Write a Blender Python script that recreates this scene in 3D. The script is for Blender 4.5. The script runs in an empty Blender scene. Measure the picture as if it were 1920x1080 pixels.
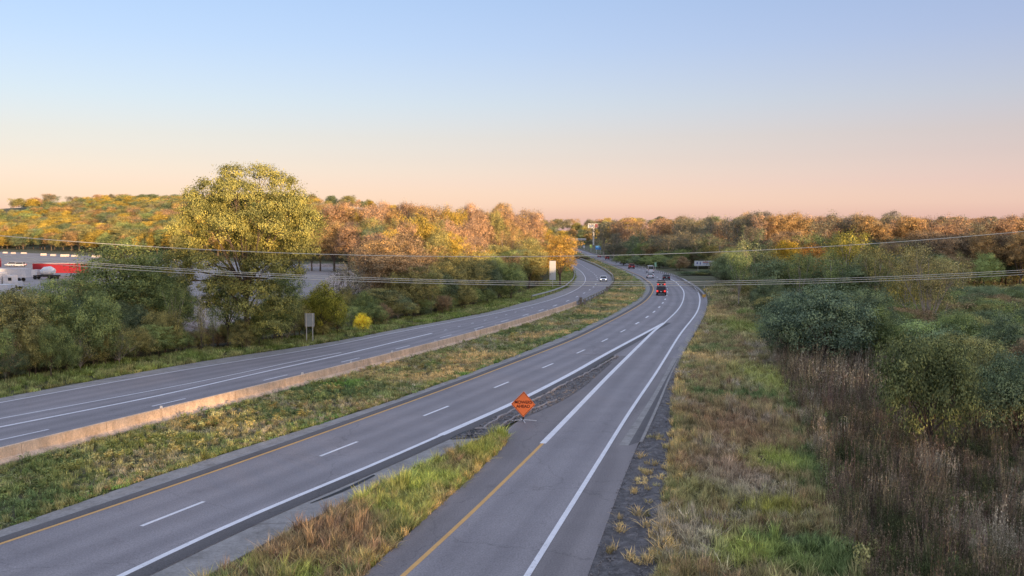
import bpy, math, random
import numpy as np
from mathutils import Vector, noise
random.seed(11)
rng = np.random.default_rng(11)
S = bpy.context.scene
COL = S.collection

# ------------------------------------------------------------------ camera
FPX, CX, CY, HC = 1740.0, 960.0, 540.0, 12.4
PITCH = math.atan(100.0 / FPX)
cam_d = bpy.data.cameras.new('camera')
cam = bpy.data.objects.new('camera', cam_d)
COL.objects.link(cam)
cam.location = (0, 0, HC)
cam.rotation_euler = (math.radians(90) - PITCH, 0, 0)
cam_d.sensor_width = 36.0
cam_d.lens = 36.0 * FPX / 1920.0
cam_d.clip_start = 0.5
cam_d.clip_end = 9000
S.camera = cam

# ------------------------------------------------------------------ sky and sun
SUN_AZ = math.radians(146)      # clockwise from the view direction (+Y): behind and to the right
SUN_EL = math.radians(3.6)
w = bpy.data.worlds.new('World'); S.world = w; w.use_nodes = True
nt = w.node_tree; nt.nodes.clear()
out = nt.nodes.new('ShaderNodeOutputWorld')
bg = nt.nodes.new('ShaderNodeBackground')
sky = nt.nodes.new('ShaderNodeTexSky'); sky.sky_type = 'NISHITA'
sky.sun_disc = False; sky.sun_elevation = SUN_EL; sky.sun_rotation = SUN_AZ
sky.air_density = 1.0; sky.dust_density = 1.2; sky.ozone_density = 2.0; sky.altitude = 200
# twilight colours by elevation: rosy belt at the horizon rising to pale lavender blue
tc = nt.nodes.new('ShaderNodeTexCoord')
sep = nt.nodes.new('ShaderNodeSeparateXYZ')
ramp = nt.nodes.new('ShaderNodeValToRGB')
nt.links.new(tc.outputs['Generated'], sep.inputs[0])
nt.links.new(sep.outputs['Z'], ramp.inputs['Fac'])
def srgb(r, g, b):
    f = lambda c: ((c / 255 + 0.055) / 1.055) ** 2.4 if c > 10 else c / 255 / 12.92
    return (f(r), f(g), f(b), 1)
cr = ramp.color_ramp
stops = [(0.0, (.35, .21, .28)), (0.032, (.36, .20, .28)), (0.054, (.31, .13, .24)), (0.080, (.26, .09, .18)), (0.102, (.24, .085, .15)), (0.137, (.20, .105, .18)),
         (0.196, (.150, .100, .22)), (0.243, (.130, .100, .22)), (0.32, (.19, .18, .29)), (0.5, (.36, .35, .45)), (1.0, (.42, .44, .56))]
cr.elements[0].position = 0; cr.elements[0].color = (*stops[0][1], 1)
cr.elements[1].position = 1; cr.elements[1].color = (*stops[-1][1], 1)
for p, c in stops[1:-1]:
    e = cr.elements.new(p); e.color = (*c, 1)
mul = nt.nodes.new('ShaderNodeVectorMath'); mul.operation = 'SCALE'; mul.inputs['Scale'].default_value = 0.43
nt.links.new(ramp.outputs['Color'], mul.inputs[0])
sc2 = nt.nodes.new('ShaderNodeVectorMath'); sc2.operation = 'SCALE'; sc2.inputs['Scale'].default_value = 0.10
nt.links.new(sky.outputs['Color'], sc2.inputs[0])
add = nt.nodes.new('ShaderNodeVectorMath'); add.operation = 'ADD'
nt.links.new(mul.outputs[0], add.inputs[0]); nt.links.new(sc2.outputs[0], add.inputs[1])
nt.links.new(add.outputs[0], bg.inputs['Color'])
bg.inputs['Strength'].default_value = 1.0
nt.links.new(bg.outputs[0], out.inputs[0])

sun_d = bpy.data.lights.new('sun', 'SUN'); sun_d.energy = 2.7; sun_d.angle = math.radians(0.6)
sun_d.color = (1.0, 0.66, 0.36)
sun = bpy.data.objects.new('sun', sun_d); COL.objects.link(sun)
sdir = Vector((math.sin(SUN_AZ) * math.cos(SUN_EL), math.cos(SUN_AZ) * math.cos(SUN_EL), math.sin(SUN_EL)))
sun.rotation_euler = sdir.to_track_quat('Z', 'Y').to_euler()
S.view_settings.view_transform = 'Standard'; S.view_settings.look = 'None'
S.view_settings.gamma = 1; S.view_settings.use_curve_mapping = False
S.view_settings.exposure = 1.55
S.cycles.max_bounces = 5; S.cycles.diffuse_bounces = 3; S.cycles.transparent_max_bounces = 6

# ------------------------------------------------------------------ geometry helpers
cp, sp = math.cos(PITCH), math.sin(PITCH)
def ray(px, py):
    a = (px - CX) / FPX; b = (CY - py) / FPX
    return (a, cp + b * sp, -sp + b * cp)
def G(px, py, z=0.0):
    d = ray(px, py); t = (HC - z) / -d[2]
    return Vector((d[0] * t, d[1] * t, z))
def P(px, py, Y):
    d = ray(px, py); t = Y / d[1]
    return Vector((d[0] * t, Y, HC + d[2] * t))
def sstep(x):
    x = min(1, max(0, x)); return x * x * (3 - 2 * x)
UX, UY = math.sin(SUN_AZ), math.cos(SUN_AZ)
def hgt(x, y):
    d = ((x + 54) + (y - 360)) / 1.414
    h = (15 + 19 * sstep((-x - 110) / 140)) * sstep(d / 240) * sstep((0 - x) / 130)
    h += 17 * sstep((y - 950) / 300)
    h += 3 * sstep((y - 330) / 200) * sstep((x - 110) / 80)
    q = UX * x + UY * y; t = -UY * x + UX * y
    h += (17 + 9 * sstep((t - 150) / 140)) * sstep((q - 130) / 90)  # unseen rear rise, its height shaped for the shade it casts ahead
    return h

def tag(o, label, cat=None, group=None, kind=None):
    o['label'] = label
    if cat: o['category'] = cat
    if group: o['group'] = group
    if kind: o['kind'] = kind
    return o
def mesh_obj(name, me, mat=None, parent=None, smooth=False):
    o = bpy.data.objects.new(name, me); COL.objects.link(o)
    if mat and not me.materials: me.materials.append(mat)
    if parent: o.parent = parent
    if smooth: me.polygons.foreach_set('use_smooth', [True] * len(me.polygons))
    return o
def empty(name, loc=(0, 0, 0), rz=0):
    o = bpy.data.objects.new(name, None); COL.objects.link(o)
    o.location = loc; o.rotation_euler = (0, 0, rz); o.empty_display_size = 0.3
    return o
class MB:
    def __init__(s): s.v = []; s.f = []
    def box(s, c, d, rz=0, taper=1.0):
        cx, cy, cz = c; dx, dy, dz = d[0] / 2, d[1] / 2, d[2] / 2
        n = len(s.v); ca, sa = math.cos(rz), math.sin(rz)
        for z, k in ((-dz, 1), (dz, taper)):
            for x, y in ((-dx, -dy), (dx, -dy), (dx, dy), (-dx, dy)):
                x *= k; y *= k
                s.v.append((cx + x * ca - y * sa, cy + x * sa + y * ca, cz + z))
        for q in ((3, 2, 1, 0), (4, 5, 6, 7), (0, 1, 5, 4), (1, 2, 6, 5), (2, 3, 7, 6), (3, 0, 4, 7)):
            s.f.append(tuple(n + i for i in q))
        return s
    def tube(s, pts, rad, k=6, cap=True):
        pts = [Vector(p) for p in pts]
        if not hasattr(rad, '__len__'): rad = [rad] * len(pts)
        base = len(s.v); up = None
        for i, p in enumerate(pts):
            t = (pts[min(i + 1, len(pts) - 1)] - pts[max(i - 1, 0)])
            if t.length < 1e-9: t = Vector((0, 0, 1))
            t.normalize()
            if up is None: up = t.orthogonal().normalized()
            a = (up - t * up.dot(t))
            a = a.normalized() if a.length > 1e-6 else t.orthogonal().normalized()
            up = a; b = t.cross(a)
            for j in range(k):
                g = 2 * math.pi * j / k
                s.v.append(tuple(p + (a * math.cos(g) + b * math.sin(g)) * rad[i]))
        for i in range(len(pts) - 1):
            for j in range(k):
                s.f.append((base + i * k + j, base + i * k + (j + 1) % k, base + (i + 1) * k + (j + 1) % k, base + (i + 1) * k + j))
        if cap:
            s.f.append(tuple(base + j for j in range(k))[::-1])
            s.f.append(tuple(base + (len(pts) - 1) * k + j for j in range(k)))
        return s
    def disc(s, c, r, axis, w, k=12):
        ax = Vector(axis).normalized(); c = Vector(c)
        return s.tube([c - ax * w / 2, c + ax * w / 2], r, k)
    def mesh(s, name):
        me = bpy.data.meshes.new(name); me.from_pydata(s.v, [], s.f); me.update(); return me
    def build(s, name, mat, parent=None, smooth=False):
        return mesh_obj(name, s.mesh(name), mat, parent, smooth)

# ------------------------------------------------------------------ materials
def newmat(name):
    m = bpy.data.materials.new(name); m.use_nodes = True
    n = m.node_tree; n.nodes.clear()
    o = n.nodes.new('ShaderNodeOutputMaterial'); b = n.nodes.new('ShaderNodeBsdfPrincipled')
    n.links.new(b.outputs[0], o.inputs[0]); b.inputs['Roughness'].default_value = 0.85
    b.inputs['Specular IOR Level'].default_value = 0.3
    return m, n, b
def nd(n, t, **kw):
    x = n.nodes.new(t)
    for k, v in kw.items():
        if k in x.inputs: x.inputs[k].default_value = v
        else: setattr(x, k, v)
    return x
def ramp_node(n, fac, stops):
    r = n.nodes.new('ShaderNodeValToRGB'); e = r.color_ramp.elements
    e[0].position = stops[0][0]; e[0].color = (*stops[0][1], 1)
    e[1].position = stops[-1][0]; e[1].color = (*stops[-1][1], 1)
    for p, c in stops[1:-1]:
        q = e.new(p); q.color = (*c, 1)
    n.links.new(fac, r.inputs['Fac']); return r
def mixc(n, fac, a, b, mode='MIX'):
    m = n.nodes.new('ShaderNodeMix'); m.data_type = 'RGBA'; m.blend_type = mode
    for i, v in ((0, fac), (6, a), (7, b)):
        if hasattr(v, 'links'): n.links.new(v, m.inputs[i])
        else: m.inputs[i].default_value = v if i == 0 else (*v, 1)
    return m.outputs[2]
def pos_noise(n, scale, detail=4, rough=0.6, stretch=None, src='pos'):
    if src == 'pos': g = n.nodes.new('ShaderNodeNewGeometry').outputs['Position']
    else: g = n.nodes.new('ShaderNodeUVMap').outputs[0]
    if stretch:
        v = nd(n, 'ShaderNodeVectorMath', operation='MULTIPLY'); v.inputs[1].default_value = stretch
        n.links.new(g, v.inputs[0]); g = v.outputs[0]
    x = nd(n, 'ShaderNodeTexNoise', Scale=scale, Detail=detail, Roughness=rough)
    n.links.new(g, x.inputs['Vector']); return x.outputs['Fac']
def bump(n, b, h, strength, dist=0.02):
    x = nd(n, 'ShaderNodeBump', Strength=strength, Distance=dist)
    n.links.new(h, x.inputs['Height']); n.links.new(x.outputs[0], b.inputs['Normal'])

def plain(name, c, rough=0.6, metal=0.0, vary=0.12, scale=3.0):
    m, n, b = newmat(name)
    lo = tuple(v * (1 - vary) for v in c); hi = tuple(min(1, v * (1 + vary)) for v in c)
    r = ramp_node(n, pos_noise(n, scale), [(0.3, lo), (0.7, hi)])
    n.links.new(r.outputs[0], b.inputs['Base Color'])
    b.inputs['Roughness'].default_value = rough; b.inputs['Metallic'].default_value = metal
    return m

def nd_add(n, sock, v):
    x = nd(n, 'ShaderNodeMath', operation='ADD'); x.inputs[1].default_value = v; n.links.new(sock, x.inputs[0]); return x.outputs[0]
def asphalt(name, base, warm=0.0, streak=0.35):
    m, n, b = newmat(name)
    c0 = tuple(v * 0.90 for v in base); c1 = tuple(v * 1.10 for v in base)
    big = ramp_node(n, pos_noise(n, 0.16, 5, 0.65), [(0.32, c0), (0.68, c1)]).outputs[0]
    st = pos_noise(n, 1.0, 3, 0.6, (0.9, 0.012, 1), 'uv')
    sc = ramp_node(n, st, [(0.35, (1 - streak,) * 3), (0.65, (1 + streak * .55,) * 3)]).outputs[0]
    c = mixc(n, 1.0, big, sc, 'MULTIPLY')
    fine = ramp_node(n, pos_noise(n, 14, 3, 0.7), [(0.35, (0.80,) * 3), (0.65, (1.22,) * 3)]).outputs[0]
    c = mixc(n, 1.0, c, fine, 'MULTIPLY')
    # wheel tracks
    uv = n.nodes.new('ShaderNodeUVMap'); sx = n.nodes.new('ShaderNodeSeparateXYZ'); n.links.new(uv.outputs[0], sx.inputs[0])
    wv = nd(n, 'ShaderNodeMath', operation='MULTIPLY'); wv.inputs[1].default_value = 2 * math.pi / 1.85; n.links.new(sx.outputs['X'], wv.inputs[0])
    cs = nd(n, 'ShaderNodeMath', operation='COSINE'); n.links.new(wv.outputs[0], cs.inputs[0])
    wn = pos_noise(n, 1.0, 3, 0.6, (0.5, 0.02, 1), 'uv'); pm = nd(n, 'ShaderNodeMath', operation='MULTIPLY'); n.links.new(cs.outputs[0], pm.inputs[0]); n.links.new(wn, pm.inputs[1])
    c = mixc(n, 1.0, c, ramp_node(n, nd_add(n, pm.outputs[0], .5), [(0.0, (.91, .91, .92)), (1.0, (1.08, 1.08, 1.08))]).outputs[0], 'MULTIPLY')
    # fine cracks and sealed joints
    def cracks(scale, stretch, wid, dark):
        global_c = n.nodes.new('ShaderNodeNewGeometry').outputs['Position']
        nz_ = nd(n, 'ShaderNodeTexNoise', Scale=.7, Detail=5, Roughness=.7); n.links.new(global_c, nz_.inputs['Vector'])
        ad = nd(n, 'ShaderNodeVectorMath', operation='MULTIPLY_ADD'); ad.inputs[1].default_value = (1.6, 1.6, 1.6)
        n.links.new(nz_.outputs['Color'], ad.inputs[0]); n.links.new(global_c, ad.inputs[2])
        vo = nd(n, 'ShaderNodeTexVoronoi', feature='DISTANCE_TO_EDGE', Scale=scale); n.links.new(ad.outputs[0], vo.inputs['Vector'])
        return ramp_node(n, vo.outputs['Distance'], [(0.0, (dark,) * 3), (wid, (1, 1, 1))]).outputs[0]
    c = mixc(n, 1.0, c, cracks(.11, 1, .0045, .72), 'MULTIPLY')
    # oil and repair stains
    st2 = ramp_node(n, pos_noise(n, .35, 7, .7), [(.60, (1, 1, 1)), (.70, (.84, .83, .83))]).outputs[0]
    c = mixc(n, 1.0, c, st2, 'MULTIPLY')
    n.links.new(c, b.inputs['Base Color'])
    b.inputs['Roughness'].default_value = 0.8
    bump(n, b, pos_noise(n, 30, 2), 0.35, 0.01)
    return m
def concrete(name, base, dirt=(0.10, 0.08, 0.06)):
    m, n, b = newmat(name)
    c = ramp_node(n, pos_noise(n, 0.9, 6, 0.7), [(0.3, tuple(v * .72 for v in base)), (0.7, tuple(v * 1.15 for v in base))]).outputs[0]
    st = ramp_node(n, pos_noise(n, 0.35, 6, 0.75), [(0.56, (0, 0, 0)), (0.72, (1, 1, 1))]).outputs[0]
    f = nd(n, 'ShaderNodeMath', operation='MULTIPLY'); f.inputs[1].default_value = 0.55; n.links.new(st, f.inputs[0])
    c = mixc(n, f.outputs[0], c, dirt)
    fine = ramp_node(n, pos_noise(n, 9, 4, 0.75), [(0.35, (0.82,) * 3), (0.65, (1.15,) * 3)]).outputs[0]
    c = mixc(n, 1.0, c, fine, 'MULTIPLY')
    n.links.new(c, b.inputs['Base Color']); bump(n, b, pos_noise(n, 12, 4), 0.4, 0.02)
    return m
def paint(name, c, under=(0.09, 0.09, 0.095)):
    m, n, b = newmat(name)
    wr = ramp_node(n, pos_noise(n, 7, 6, 0.8), [(0.31, (1, 1, 1)), (0.44, (0, 0, 0))]).outputs[0]
    f = nd(n, 'ShaderNodeMath', operation='MULTIPLY'); f.inputs[1].default_value = 0.7; n.links.new(wr, f.inputs[0])
    cc = ramp_node(n, pos_noise(n, 1.2, 4), [(0.3, tuple(v * .85 for v in c)), (0.7, c)]).outputs[0]
    n.links.new(mixc(n, f.outputs[0], cc, under), b.inputs['Base Color']); b.inputs['Roughness'].default_value = .6
    return m

M = {}
M['asphalt'] = asphalt('worn grey asphalt', (0.268, 0.246, 0.248), streak=.07)
M['asphalt_dark'] = asphalt('dark sealed asphalt', (0.125, 0.115, 0.113), streak=.1)
M['asphalt_brown'] = asphalt('brownish shoulder asphalt', (0.225, 0.202, 0.197), streak=.08)
M['concrete'] = concrete('weathered shoulder concrete', (0.33, 0.31, 0.29))
def barrier_mat(name, base, dirt):
    m = concrete(name, base, dirt); n = m.node_tree; b = [x for x in n.nodes if x.type == 'BSDF_PRINCIPLED'][0]
    src = b.inputs['Base Color'].links[0].from_socket
    st = ramp_node(n, pos_noise(n, 1.6, 5, .7, (1, 1, .12)), [(0.30, (.82, .78, .74)), (0.52, (1.04, 1.04, 1.04))]).outputs[0]
    n.links.new(mixc(n, 1.0, src, st, 'MULTIPLY'), b.inputs['Base Color']); return m
M['barrier'] = barrier_mat('tan barrier concrete', (0.76, 0.56, 0.40), (0.44, 0.28, 0.17))
M['white'] = paint('white road paint', (0.86, 0.84, 0.85), (.25,.24,.24))
M['yellow'] = paint('yellow road paint', (0.75, 0.42, 0.13), (.2,.19,.18))
M['galv'] = plain('galvanised steel', (0.50, 0.50, 0.49), 0.45, 0.5)
M['post'] = plain('weathered post', (0.24, 0.21, 0.18), 0.9)
M['wood'] = plain('grey utility pole wood', (0.30, 0.26, 0.22), 0.9)
M['wire'] = plain('pale wire', (0.62, 0.60, 0.52), 0.5)
M['signback'] = plain('sign back aluminium', (0.42, 0.46, 0.48), 0.4, 0.3)
M['whitepost'] = plain('pale sign post', (0.66, 0.64, 0.60), 0.5)
M['orange'] = plain('fluorescent orange vinyl', (1.0, 0.235, 0.07), 0.5, vary=.03)
M['black'] = plain('black rubber', (0.015, 0.015, 0.016), 0.6)
M['glass'] = plain('dark car glass', (0.03, 0.035, 0.04), 0.12, vary=.05)
M['signwhite'] = plain('white sign sheeting', (0.72, 0.73, 0.74), 0.5, vary=.04)
M['signgreen'] = plain('green sign sheeting', (0.30, 0.52, 0.36), 0.5, vary=.05)
M['lime'] = plain('lime sign sheeting', (0.45, 0.62, 0.18), 0.5, vary=.05)
M['signblue'] = plain('blue sign sheeting', (0.06, 0.25, 0.62), 0.5, vary=.05)
M['red'] = plain('red painted steel', (0.30, 0.025, 0.035), 0.45)
M['darkred'] = plain('dark red painted steel', (0.26, 0.02, 0.025), 0.45)
M['truckwhite'] = plain('white painted steel', (0.58, 0.58, 0.60), 0.4)
M['bark'] = plain('grey brown bark', (0.13, 0.10, 0.08), 0.95, vary=.35, scale=6)
M['palebark'] = plain('pale bark', (0.42, 0.36, 0.31), 0.95, vary=.2, scale=6)
M['rubber_orange'] = plain('orange end cap', (0.75, 0.42, 0.10), 0.6)
M['stone'] = plain('pale rock', (0.55, 0.47, 0.43), 0.95, vary=.3, scale=2)
M['darkstone'] = plain('dark crushed rock', (0.22, 0.205, 0.20), 0.95, vary=.45, scale=9)
M['adblue'] = plain('billboard print blue', (0.20, 0.25, 0.50), .6)
M['adred'] = plain('billboard print red', (0.45, 0.10, 0.12), .6)
M['addark'] = plain('billboard print dark', (0.06, 0.05, 0.08), .6)
def lamp_mat(name, c, e):
    m, n, b = newmat(name); b.inputs['Base Color'].default_value = (*c, 1)
    b.inputs['Emission Color'].default_value = (*c, 1); b.inputs['Emission Strength'].default_value = e
    return m
M['tail'] = lamp_mat('lit tail lamp', (0.9, 0.05, 0.04), 0.4)
M['tail_off'] = plain('red lamp lens', (0.45, 0.02, 0.02), 0.25)
M['head'] = lamp_mat('lit headlamp', (1.0, 0.93, 0.8), 0.7)

# leaves: object colour times per-leaf tone
def leaf_mat(name, lo=0.34, hi=1.95, transl=0.22):
    m = bpy.data.materials.new(name); m.use_nodes = True
    n = m.node_tree; n.nodes.clear()
    o = n.nodes.new('ShaderNodeOutputMaterial')
    oi = n.nodes.new('ShaderNodeObjectInfo'); at = nd(n, 'ShaderNodeAttribute', attribute_name='tone')
    g = ramp_node(n, at.outputs['Fac'], [(0.0, (lo * .9, lo, lo * 1.0)), (0.5, (1, 1, 1)), (1.0, (hi * 1.1, hi * .98, hi * .75))]).outputs[0]
    c = mixc(n, 1.0, oi.outputs['Color'], g, 'MULTIPLY')
    c = mixc(n, 1.0, c, (2.1, 2.12, 2.1), 'MULTIPLY')
    d = n.nodes.new('ShaderNodeBsdfDiffuse'); t = n.nodes.new('ShaderNodeBsdfTranslucent'); mx = n.nodes.new('ShaderNodeMixShader')
    mx.inputs[0].default_value = transl
    n.links.new(c, d.inputs[0]); n.links.new(c, t.inputs[0])
    n.links.new(d.outputs[0], mx.inputs[1]); n.links.new(t.outputs[0], mx.inputs[2]); n.links.new(mx.outputs[0], o.inputs[0])
    return m
M['leaf'] = leaf_mat('foliage leaves')
def tint_mat(name, transl=0.2):
    m = bpy.data.materials.new(name); m.use_nodes = True
    n = m.node_tree; n.nodes.clear()
    o = n.nodes.new('ShaderNodeOutputMaterial')
    a = nd(n, 'ShaderNodeAttribute', attribute_name='tint', attribute_type='INSTANCER')
    at = nd(n, 'ShaderNodeAttribute', attribute_name='tone')
    g = ramp_node(n, at.outputs['Fac'], [(0.0, (.35, .35, .35)), (1.0, (1.75, 1.7, 1.55))]).outputs[0]
    c = mixc(n, 1.0, a.outputs['Color'], g, 'MULTIPLY')
    c = mixc(n, 1.0, c, (2.3, 2.28, 2.1), 'MULTIPLY')
    d = n.nodes.new('ShaderNodeBsdfDiffuse'); t = n.nodes.new('ShaderNodeBsdfTranslucent'); mx = n.nodes.new('ShaderNodeMixShader')
    mx.inputs[0].default_value = transl
    n.links.new(c, d.inputs[0]); n.links.new(c, t.inputs[0])
    n.links.new(d.outputs[0], mx.inputs[1]); n.links.new(t.outputs[0], mx.inputs[2]); n.links.new(mx.outputs[0], o.inputs[0])
    return m
M['grass'] = tint_mat('grass blades')

# ------------------------------------------------------------------ ground
def ground_material():
    m, n, b = newmat('weedy soil')
    c = ramp_node(n, pos_noise(n, 0.12, 8, 0.7), [(0.25, (0.055, 0.065, 0.028)), (0.45, (0.10, 0.11, 0.045)), (0.6, (0.15, 0.125, 0.075)), (0.75, (0.20, 0.16, 0.11))]).outputs[0]
    f = ramp_node(n, pos_noise(n, 3.0, 6, 0.8), [(0.3, (0.55,) * 3), (0.7, (1.35,) * 3)]).outputs[0]
    n.links.new(mixc(n, 1, c, f, 'MULTIPLY'), b.inputs['Base Color']); bump(n, b, pos_noise(n, 2.5, 8, .8), 0.8, 0.25)
    return m
M['ground'] = ground_material()
xs = sorted(set([-4000, -2500, -1600, -1200, -1000, -850] + list(range(-720, 721, 24)) + [850, 1000, 1300, 1800, 2600, 4000]))
ys = sorted(set([-3000, -1500, -900, -600] + list(range(-456, 1500, 24)) + [1600, 1800, 2200, 2800, 3600, 5000, 7000]))
gv = [(x, y, hgt(x, y) if (abs(x) < 4200) else 0) for y in ys for x in xs]
nx = len(xs)
gf = [(j * nx + i, j * nx + i + 1, (j + 1) * nx + i + 1, (j + 1) * nx + i) for j in range(len(ys) - 1) for i in range(nx - 1)]
gm = bpy.data.meshes.new('ground'); gm.from_pydata(gv, [], gf)
ground = mesh_obj('ground', gm, M['ground'], smooth=True)
tag(ground, 'weedy ground and low wooded hills around the highway', kind='structure')

# ------------------------------------------------------------------ polylines
def resample(pts, step=3.0):
    pts = [Vector((p[0], p[1], 0)) for p in pts]
    L = [0]
    for a, b in zip(pts, pts[1:]): L.append(L[-1] + (b - a).length)
    n = max(2, int(L[-1] / step) + 1); o = []; k = 0
    for i in range(n):
        s = L[-1] * i / (n - 1)
        while k < len(L) - 2 and L[k + 1] < s: k += 1
        t = (s - L[k]) / max(1e-9, L[k + 1] - L[k])
        o.append(pts[k].lerp(pts[k + 1], t))
    return o
def smooth_line(pts, it):
    for _ in range(it):
        pts = [pts[0]] + [(pts[i - 1] + pts[i] * 2 + pts[i + 1]) / 4 for i in range(1, len(pts) - 1)] + [pts[-1]]
    return pts
def line(px, ext0=0, ext1=0, it=10, step=3.0):
    g = [G(*p) for p in px]
    if ext0: g.insert(0, g[0] + (g[0] - g[1]).normalized() * ext0)
    if ext1: g.append(g[-1] + (g[-1] - g[-2]).normalized() * ext1)
    return smooth_line(resample(g, step), it)
def normals(pts):
    o = []
    for i in range(len(pts)):
        t = (pts[min(i + 1, len(pts) - 1)] - pts[max(0, i - 1)]).normalized()
        o.append(Vector((t.y, -t.x, 0)))        # to the right of travel
    return o
def offset(pts, d):
    return [p + n * d for p, n in zip(pts, normals(pts))]
def cut(pts, t0, t1, step=None):
    L = [0]
    for a, b in zip(pts, pts[1:]): L.append(L[-1] + (b - a).length)
    def at(s):
        for k in range(len(L) - 1):
            if L[k + 1] >= s: return pts[k].lerp(pts[k + 1], (s - L[k]) / max(1e-9, L[k + 1] - L[k]))
        return pts[-1].copy()
    mid = [pts[k] for k in range(len(pts)) if t0 < L[k] < t1]
    return [at(t0)] + mid + [at(t1)]
def plen(pts): return sum((b - a).length for a, b in zip(pts, pts[1:]))
def near_s(pts, q):
    best = (1e9, 0); s = 0
    for a, b in zip(pts, pts[1:]):
        ab = b - a; t = max(0, min(1, (q - a).dot(ab) / max(1e-9, ab.length_squared)))
        d = (a + ab * t - q).length
        if d < best[0]: best = (d, s + ab.length * t)
        s += ab.length
    return best[1]
def to_n(pts, n):
    L = plen(pts); o = [pts[0]]; acc = 0; k = 0; s = 0
    cum = [0]
    for a, b in zip(pts, pts[1:]): cum.append(cum[-1] + (b - a).length)
    o = []
    for i in range(n):
        s = L * i / (n - 1)
        while k < len(cum) - 2 and cum[k + 1] < s: k += 1
        o.append(pts[k].lerp(pts[k + 1], (s - cum[k]) / max(1e-9, cum[k + 1] - cum[k])))
    return o
def strip(name, L, R, z, mat, parent=None, skirt=0.0):
    n = max(len(L), len(R)); L = to_n(L, n); R = to_n(R, n)
    v = []; f = []; uv = []
    cols = 5; s = 0; vv = []
    for i in range(n):
        if i: s += ((L[i] - L[i - 1]).length + (R[i] - R[i - 1]).length) / 2
        wd = (R[i] - L[i]).length
        for c in range(cols):
            p = L[i].lerp(R[i], c / (cols - 1)); v.append((p.x, p.y, z)); vv.append((wd * c / (cols - 1), s))
    for i in range(n - 1):
        for c in range(cols - 1):
            a = i * cols + c; f.append((a, a + 1, a + cols + 1, a + cols))
    if skirt:
        ring = [i * cols + cols - 1 for i in range(n)]; ring2 = [i * cols for i in range(n)]
        for rg, fl in ((ring, 0), (ring2, 1)):
            b0 = len(v)
            for i in rg: v.append((v[i][0], v[i][1], z - skirt)); vv.append(vv[i])
            for i in range(n - 1):
                q = (rg[i], b0 + i, b0 + i + 1, rg[i + 1]); f.append(q if not fl else q[::-1])
        for a0, rev in ((0, 0), ((n - 1) * cols, 1)):
            b0 = len(v)
            for c in range(cols): v.append((v[a0 + c][0], v[a0 + c][1], z - skirt)); vv.append(vv[a0 + c])
            for c in range(cols - 1):
                q = (a0 + c, b0 + c, b0 + c + 1, a0 + c + 1); f.append(q if not rev else q[::-1])
    me = bpy.data.meshes.new(name); me.from_pydata(v, [], f)
    ul = me.uv_layers.new(name='UVMap')
    for l in me.loops: ul.data[l.index].uv = vv[l.vertex_index]
    return mesh_obj(name, me, mat, parent)
def mark(name, pts, wd, z, mat, parent):
    return strip(name, offset(pts, -wd / 2), offset(pts, wd / 2), z, mat, parent)

# southbound lines
sb_edge = line([(0, 998), (180, 936), (320, 880), (640, 787), (815, 725), (950, 675), (1082, 621), (1150, 589), (1200, 558), (1209, 545), (1206, 533), (1192, 522), (1170, 509), (1150, 501), (1130, 493), (1106, 483), (1085, 474), (1068, 467), (1050, 462)], 60, 200)
sb_yel = line([(0, 1024), (320, 917), (640, 802), (840, 730), (1080, 637), (1130, 611), (1175, 588), (1211, 566), (1223, 551), (1226, 542), (1222, 533), (1203, 519), (1180, 509), (1158, 500), (1137, 492.5), (1110, 481.5), (1088, 472), (1071, 465.6), (1052, 460.5)], 60, 200)
sb_dash = line([(265, 990), (600, 858), (795, 782), (928, 729), (1017, 691.5), (1083, 664), (1129, 642), (1164, 624), (1192, 609), (1212, 597), (1236, 578), (1248, 562), (1252, 549), (1251, 540), (1240, 525), (1222, 514), (1196, 505), (1165, 496.5), (1143, 489.5), (1114, 479.5), (1089, 470), (1073, 464.4), (1054, 459.6)], 60, 200)
sb_wht = line([(238, 1078), (467, 966), (640, 902), (710, 870), (817, 822), (960, 760), (1080, 698), (1125, 671), (1246, 606)], 60, 0, 4)
sb_wht2 = line([(1246, 606), (1267, 587), (1277, 574), (1282, 561), (1283, 551), (1281, 544), (1274, 536), (1267, 529), (1257, 523.5), (1243, 518)], 0, 0, 6)
sb_right = line([(991, 1079), (1147, 829), (1180, 773), (1225, 710), (1275, 627), (1300, 597), (1307, 587), (1311, 576), (1313, 562), (1311, 553), (1307, 544), (1301, 538), (1293, 531), (1282, 523.5), (1268, 518), (1254, 514.5), (1237, 510.5), (1212, 505), (1170, 494), (1137, 483.5), (1113, 475.5), (1090, 468), (1075, 463), (1056, 458.6)], 60, 200)
sb_outer = line([(1107, 1072), (1133, 1003), (1163, 907), (1193, 843), (1210, 800), (1232, 765), (1262, 700), (1285, 655), (1310, 613), (1322, 590), (1327, 572), (1326, 558), (1318, 546), (1303, 534), (1284, 523.5), (1270, 518.5), (1237, 509.5), (1212, 503.5), (1170, 492.5), (1137, 482), (1113, 474.5), (1090, 467), (1075, 462.4), (1056, 458)], 60, 200)
ramp_left = line([(687, 1078), (773, 997), (873, 907), (937, 846), (941, 812), (1010, 766), (1080, 730), (1159, 667)], 60, 0, 1, 2.0)
ramp_line = line([(762, 1078), (873, 977), (1017, 835), (1140, 707), (1225, 622.5), (1246, 606)], 60, 0, 3)

hw = empty('southbound_road'); tag(hw, 'southbound highway carriageway with merging ramp lane on its right', kind='structure')
asph_l = offset(sb_yel, -0.75)
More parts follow.
